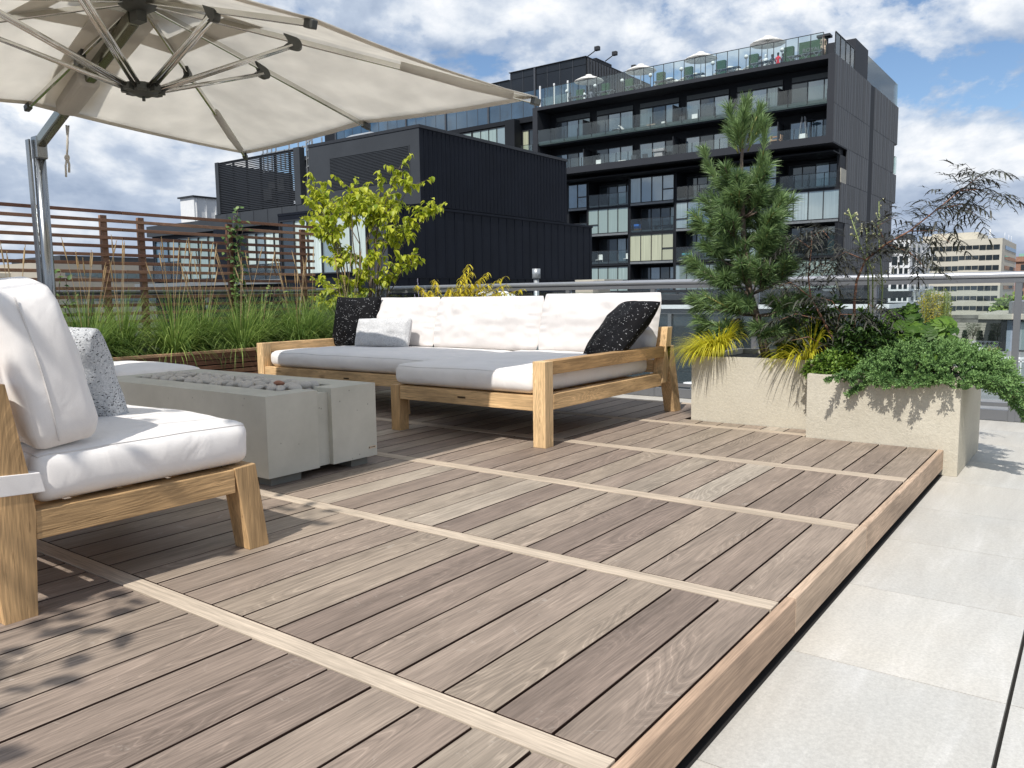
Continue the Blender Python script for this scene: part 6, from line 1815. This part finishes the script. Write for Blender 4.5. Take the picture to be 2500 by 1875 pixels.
def fatsia():
    t = thing('broad_leaved_shrub', 'glossy shrub with big hand shaped green leaves behind the juniper', 'shrub', (-.22, 2.3, .345))
    st = MB(); m = MB(); r = random.Random(41)
    for i in range(95):
        a = r.uniform(0, 2 * pi); R_ = r.uniform(.02, .27)
        c = V((-.25 + cos(a) * R_, 2.25 + sin(a) * R_ * .8, r.uniform(.48, .76) - R_ * .35))
        st.tube([(-.24, 2.3, .345), (c.x * .7 - .24 * .3, c.y, c.z * .8), c], [.005, .004, .003], 5, False)
        nrm = V((cos(a) * .5, sin(a) * .5 - .5, .8)).normalized()
        t1 = nrm.cross(V((cos(a + .3), sin(a + .3), .1))).normalized(); t2 = nrm.cross(t1)
        L_ = r.uniform(.085, .125); rn_ = r.random()
        for k in range(7):
            an = (k - 3) * .48; d = t2 * cos(an) + t1 * sin(an)
            leaf(m, c - d * .008, d, nrm, L_ * (1 - .10 * abs(k - 3)), .042, min(1, max(0, rn_ + r.uniform(-.12, .12))), .12, .22)
    sub('stems', st, M['stalk'], t); sub('leaves', m, M['fatsia'], t)
fatsia()

def juniper():
    t = thing('creeping_juniper', 'spreading green juniper draped over the right corner of the front stone planter', 'shrub', (-.1, 2.0, .345))
    m = MB(); w = MB(); r = random.Random(51)
    def spray(p, d, L, n, droop=.6):
        pos = V(p); dd = V(d).normalized(); st = L / n
        for i in range(n):
            q = i / n
            for k in range(7):
                o = rv(r); o = (o - dd * o.dot(dd)).normalized()
                x = (dd * .9 + o * .8).normalized(); l = .020 * (1.15 - q * .5) * r.uniform(.7, 1.3)
                s = x.cross(rv(r)).normalized() * .0028
                m.add([pos - s, pos + s, pos + x * l * .6 + s, pos + x * l, pos + x * l * .6 - s], [(0, 1, 2, 3, 4)], None, min(1, max(0, .25 + .55 * q + r.uniform(-.2, .25))))
            dd = (dd + V((0, 0, -droop / n)) + rv(r, .10)).normalized(); pos = pos + dd * st
    def surf(x, y):
        e = ((x + .10) / .42) ** 2 + ((y - 2.05) / .42) ** 2
        return .37 + .17 * max(0, 1 - e) ** .7
    for i in range(980):
        x = r.uniform(-.52, .26); y = r.uniform(1.66, 2.5)
        e = ((x + .10) / .44) ** 2 + ((y - 2.05) / .44) ** 2
        if e > 1.08: continue
        z = surf(x, y) + .035 * mnoise.noise(V((x * 9, y * 9, 0)))
        out = V((x + .1, y - 2.05, 0)); d = out * 1.4 + V((0, 0, .75)) + rv(r, .35)
        spray((x, y, z - .03), d, r.uniform(.06, .11), 6, .9)
    # hanging and reaching branches
    hang = []
    for i in range(30):
        x = r.uniform(-.5, .12); hang.append(((x, 1.74, .385), (r.uniform(-.6, .4), -1, -.05), r.uniform(.08, .17)))
    for x_ in (-.45, -.36, -.22, -.15, -.02, .04): hang.append(((x_, 1.74, .39), (r.uniform(-.5, .1), -1, .12), r.uniform(.16, .24)))
    hang += [((-.30, 1.74, .37), (-1.1, -.5, -.35), .20), ((-.34, 1.73, .37), (-.9, -.7, -.5), .17)]
    for i in range(26):
        y = r.uniform(1.68, 2.3); hang.append(((.10, y, .40), (1, r.uniform(-.6, .3), .05), r.uniform(.14, .26)))
    for i in range(22): hang.append(((.10, 1.72 + r.uniform(0, .25), .40), (1, r.uniform(-.35, .1), r.uniform(-.25, -.02)), r.uniform(.22, .40)))
    for p, d, L in hang:
        pos = V(p); dd = V(d).normalized(); n = int(L / .02)
        pts = [pos.copy()]
        for i in range(n):
            spray(pos, dd + rv(r, .8), .06 * (1.2 - .6 * i / n), 4, .3)
            spray(pos, dd + rv(r, .6), .05, 3, .3)
            dd = (dd + V((0, 0, -.035)) + rv(r, .05)).normalized(); pos = pos + dd * .02; pts.append(pos.copy())
        w.tube(pts, .002, 4, False)
    sub('branches', w, M['bark'], t); sub('foliage', m, M['juniper'], t)
juniper()

def bush(loc, rx, ry, rz, n, mat, label, name='small_leaved_shrub', L=(.018, .034)):
    t = thing(name, label, 'shrub', loc); m = MB(); w = MB(); r = random.Random(int(abs(loc[0]) * 999) + n)
    c = V(loc)
    for i in range(n):
        o = rv(r); 
        if o.length > 1: continue
        o = o.normalized() * (r.random() ** .45)
        p = c + V((o.x * rx, o.y * ry, abs(o.z) * rz * (1 + .35 * mnoise.noise(o * 2.5))))
        if r.random() < .08: w.tube([c, c.lerp(p, .6), p], [.004, .003, .0015], 4, False)
        for k in range(5):
            d = (o + rv(r, 1.0)).normalized(); leaf(m, p, d, V((0, 0, 1)) + rv(r, .4), r.uniform(*L), r.uniform(*L) * .42, r.random(), .2, .2)
    sub('twigs', w, M['bark'], t); sub('leaves', m, M[mat], t)
bush((-.58, 1.86, .36), .19, .13, .14, 2200, 'bushleaf', 'small bright green leafy shrub at the left corner of the front stone planter')
bush((-.86, 2.40, .40), .26, .16, .42, 2600, 'fatsia', 'dark green leafy filler shrub between the pine and the dark elder', L=(.03, .055))
bush((-.46, 2.05, .36), .24, .18, .34, 2200, 'darkleaf', 'shaded green shrub under the dark elder stems', L=(.03, .05))

# --- plants on the neighbouring terrace
def bamboo():
    t = thing('yellow_bamboo', 'tall clump of yellow leaved bamboo rising past the pergola beam', 'bamboo', (-4.15, 29, -1.35)); m = MB(); w = MB(); r = random.Random(61)
    for i in range(60):
        x = -4.2 + r.uniform(-.42, .42); y = 29 + r.uniform(-.3, .3); top = r.uniform(.3, 1.05) - abs(x + 4.2) * .5
        w.tube([(x, y, -1.35), (x + r.uniform(-.1, .1), y, top)], .012, 4, False, r.random())
        for k in range(90):
            q = r.uniform(.12, 1); p = V((x + r.uniform(-.18, .18), y + r.uniform(-.2, .2), -1.35 + (top + 1.35) * q))
            yl = 1 if (p.z < .75 and p.x < -3.95) else .3
            simple_leaf(m, p, rv(r) + V((0, 0, -.3)), rv(r), r.uniform(.07, .13), .028, min(1, max(0, yl * r.uniform(.4, 1.1))))
    sub('canes', w, M['stalk'], t); sub('leaves', m, M['bamb'], t)
M['bamb'] = foliage('bamboo_leaf', (0.20, 0.27, 0.05), (0.62, 0.48, 0.04), trans=.35)
bamboo()
def small_tree(x, label, kind):
    t = thing('potted_tree' if kind else 'dark_conifer', label, 'tree', (x, 31.8, -1.35)); m = MB(); w = MB(); r = random.Random(int(abs(x) * 77))
    if kind:
        w.tube([(x, 31.8, -1.35), (x, 31.8, -.8)], .02, 6)
        for k in range(8): w.tube([(x, 31.8, -.95), (x + r.uniform(-.22, .22), 31.8 + r.uniform(-.2, .2), -.62)], .008, 4, False)
        for k in range(700):
            p = V((x, 31.8, -.68)) + rv(r, .24); simple_leaf(m, p, rv(r), rv(r), .05, .025, r.random())
        sub('trunk', w, M['bark'], t); sub('crown', m, M['olive'], t)
    else:
        w.tube([(x, 31.8, -1.35), (x, 31.8, -.8)], .02, 6)
        for k in range(900):
            z = r.random(); p = V((x + r.uniform(-.17, .17) * (1 - z * .7), 31.8 + r.uniform(-.15, .15), -1.35 + z * .62)); simple_leaf(m, p, rv(r) + V((0, 0, 1)), rv(r), .06, .03, r.random())
        sub('trunk', w, M['bark'], t); sub('crown', m, M['darkgreen'], t)
small_tree(-3.28, 'small grey green standard tree left of the garden bench', 1); small_tree(-2.48, 'small grey green standard tree right of the garden bench', 1)
small_tree(-3.05, 'dark narrow conifer behind the left half of the bench', 0); small_tree(-2.66, 'dark narrow conifer behind the right half of the bench', 0); small_tree(-3.55, 'dark narrow conifer beside the yellow bamboo', 0)
def gold_tuft():
    t = thing('golden_tuft', 'small golden plant in front of the neighbouring bench', 'plant', (-2.35, 28, -1.35)); m = MB(); r = random.Random(71)
    for k in range(260): blade(m, (-2.3 + r.uniform(-.15, .15), 28 + r.uniform(-.1, .1), -1.35), V((r.uniform(-.5, .5), r.uniform(-.5, .5), 1)), r.uniform(.15, .42), .02, 1.2, 3, r.random())
    sub('leaves', m, M['bamb'], t)
gold_tuft()
def far_tree():
    t = thing('far_street_tree', 'green street tree at the foot of the brick building', 'tree', (-18, 240, -18)); m = MB(); w = MB(); r = random.Random(81)
    w.tube([(-18, 240, -18), (-18, 240, -6)], .4, 8)
    for k in range(2600):
        o = rv(r).normalized() * r.random() ** .4; p = V((-18, 240, -5.2)) + V((o.x * 5.5, o.y * 4, o.z * 4.6)); simple_leaf(m, p, rv(r), rv(r), 1.1, .7, r.random())
    sub('trunk', w, M['bark'], t); sub('crown', m, M['grass'], t)
far_tree()

# --- broad leaved tree standing out of frame behind the chair; it throws the dappled shade
def shade_tree():
    t = thing('shade_tree', 'broad leaved potted tree standing left of the armchair outside the picture', 'tree', (-1.6, -4.9, -.139)); m = MB(); w = MB(); r = random.Random(91)
    w.tube([(-1.6, -4.9, -.139), (-1.6, -4.9, 1.2), (-1.5, -4.6, 2.3)], [.04, .035, .02], 8)
    def twig(g, h, n, s):
        c = V((g[0] + .16 * h, g[1] - .75 * h, h))
        w.tube([(-1.55, -4.8, 1.8), c + V((0, -.1, -.05)), c], [.008, .005, .003], 5, False)
        for k in range(n):
            p = c + V((r.uniform(-s, s), r.uniform(-s, s), r.uniform(-s * .5, s * .5))); d = rv(r); d.z *= .3
            leaf(m, p, d, V((0, 0, 1)) + rv(r, .3), r.uniform(.08, .12), r.uniform(.05, .075), r.random(), .1, .1)
            w.tube([c, p], .002, 3, False)
    for g in ((-1.42, -2.16), (-1.60, -2.22), (-1.36, -2.32), (-1.62, -1.98), (-1.22, -2.4), (-1.8, -1.62), (-2.0, -1.5), (-1.2, -2.55), (-1.02, -2.58), (-1.72, -2.45), (-1.5, -2.5)):
        twig(g, r.uniform(2.3, 2.9), 4, .10)
    for g in ((-1.9, -1.05), (-2.1, -1.15), (-2.3, -2.3), (-2.0, -2.0), (-1.75, -2.1)):
        twig(g, r.uniform(3.0, 3.6), 6, .15)
    sub('trunk', w, M['bark'], t); sub('leaves', m, M['vine'], t)
shade_tree()
SUN_E = 4.5; SKY_S = 0.12; CLOUD_S = 1.02; CLOUD_OFF = (12.5, 2.2, 1); EXPO = 0.08; COV = 0.525
# ------------------------------------------------------------------ camera, sun, sky
cam = bpy.data.cameras.new('camera'); co = bpy.data.objects.new('camera', cam); COL.objects.link(co); scene.camera = co
yaw, pitch, roll = 0.639301370, 0.111336750, -0.0131623059
cy_, sy_ = cos(yaw), sin(yaw)
F = V((-sy_ * cos(pitch), cy_ * cos(pitch), -sin(pitch))); Rr = V((cy_, sy_, 0)); U = Rr.cross(F)
R2 = Rr * cos(roll) + U * sin(roll); U2 = -Rr * sin(roll) + U * cos(roll)
mt = Matrix((( R2.x, U2.x, -F.x, 0.68180875), (R2.y, U2.y, -F.y, -3.06452343), (R2.z, U2.z, -F.z, 0.861127249), (0, 0, 0, 1)))
co.matrix_world = mt
cam.sensor_width = 36; cam.lens = 1940.75813 / 2500 * 36; cam.clip_start = .05; cam.clip_end = 2000

L = V((-.14, .75, -1)).normalized()
sd = bpy.data.lights.new('sun', 'SUN'); sd.energy = SUN_E; sd.angle = radians(0.55); sd.color = (1.0, 0.955, 0.89)
so = bpy.data.objects.new('sun', sd); COL.objects.link(so); so.rotation_euler = L.to_track_quat('-Z', 'Y').to_euler(); so.location = (0, -20, 30)
elev = math.asin(-L.z); S = -L                      # direction towards the sun
az = math.atan2(S.x, S.y)                           # clockwise from +Y
wd = bpy.data.worlds.new('World'); scene.world = wd; wd.use_nodes = True
nt = wd.node_tree; nt.nodes.clear()
out = nt.nodes.new('ShaderNodeOutputWorld')
sky = nt.nodes.new('ShaderNodeTexSky'); sky.sky_type = 'NISHITA'; sky.sun_disc = False; sky.sun_elevation = elev; sky.sun_rotation = az
sky.air_density = 1.0; sky.dust_density = 0.1; sky.ozone_density = 4.0; sky.altitude = 50
bg = nt.nodes.new('ShaderNodeBackground'); bg.inputs[1].default_value = SKY_S
lk(nt, sky.outputs[0], bg.inputs[0])
tc = nt.nodes.new('ShaderNodeTexCoord')
def cloud(off, sc, det, rough, dist):
    mp = mapping(nt, tc.outputs['Generated'], (sc, sc, sc * 1.75), off)
    n = N(nt, 'ShaderNodeTexNoise', Scale=1.0, Detail=det, Roughness=rough, Distortion=dist); lk(nt, mp.outputs[0], n.inputs['Vector'])
    return n.outputs['Fac']
O_ = CLOUD_OFF
big = cloud(O_, 1.5, 3.0, 0.45, 0.1)
n1 = cloud((O_[0] + 4, O_[1], O_[2]), 5.0, 10.0, 0.56, 0.15)
n2 = cloud((O_[0] + 4, O_[1] - .05, O_[2] + .30), 5.0, 8.0, 0.54, 0.15)
sx = nt.nodes.new('ShaderNodeSeparateXYZ'); lk(nt, tc.outputs['Generated'], sx.inputs[0])
hor = mathn(nt, 'MULTIPLY', mathn(nt, 'SUBTRACT', 0.22, sx.outputs[2], True), 0.6)       # more cloud towards the horizon
dens = mathn(nt, 'ADD', mathn(nt, 'ADD', mathn(nt, 'MULTIPLY', big, 0.55), mathn(nt, 'MULTIPLY', n1, 0.62)), hor)
cov = ramp(nt, [(COV, 0.0), (COV + .022, 0.75), (COV + .055, 1.0)]); lk(nt, dens, cov.inputs[0])
dlt = mathn(nt, 'SUBTRACT', n1, n2)
lit = mathn(nt, 'ADD', mathn(nt, 'MULTIPLY', dlt, 3.4), 0.52, True)
thick = mathn(nt, 'MULTIPLY', mathn(nt, 'SUBTRACT', dens, COV + .06, True), 2.2)
lit2 = mathn(nt, 'SUBTRACT', lit, thick, True)
ccol = ramp(nt, [(0.05, (0.33, 0.41, 0.55)), (0.35, (0.48, 0.56, 0.69)), (0.58, (0.74, 0.79, 0.86)), (0.80, (0.97, 0.98, 1.0))]); lk(nt, lit2, ccol.inputs[0])
bg2 = nt.nodes.new('ShaderNodeBackground'); bg2.inputs[1].default_value = CLOUD_S; lk(nt, ccol.outputs[0], bg2.inputs[0])
mx = nt.nodes.new('ShaderNodeMixShader'); lk(nt, cov.outputs[0], mx.inputs[0]); lk(nt, bg.outputs[0], mx.inputs[1]); lk(nt, bg2.outputs[0], mx.inputs[2])
lk(nt, mx.outputs[0], out.inputs['Surface'])
scene.view_settings.view_transform = 'Standard'; scene.view_settings.look = 'None'; scene.view_settings.exposure = EXPO; scene.view_settings.gamma = 1
scene.render.engine = 'CYCLES'
scene.cycles.use_denoising = True
try: scene.cycles.denoiser = 'OPENIMAGEDENOISE'
except Exception: pass
scene.cycles.max_bounces = 8; scene.cycles.transparent_max_bounces = 16; scene.cycles.caustics_reflective = False; scene.cycles.caustics_refractive = False
scene.cycles.sample_clamp_indirect = 6
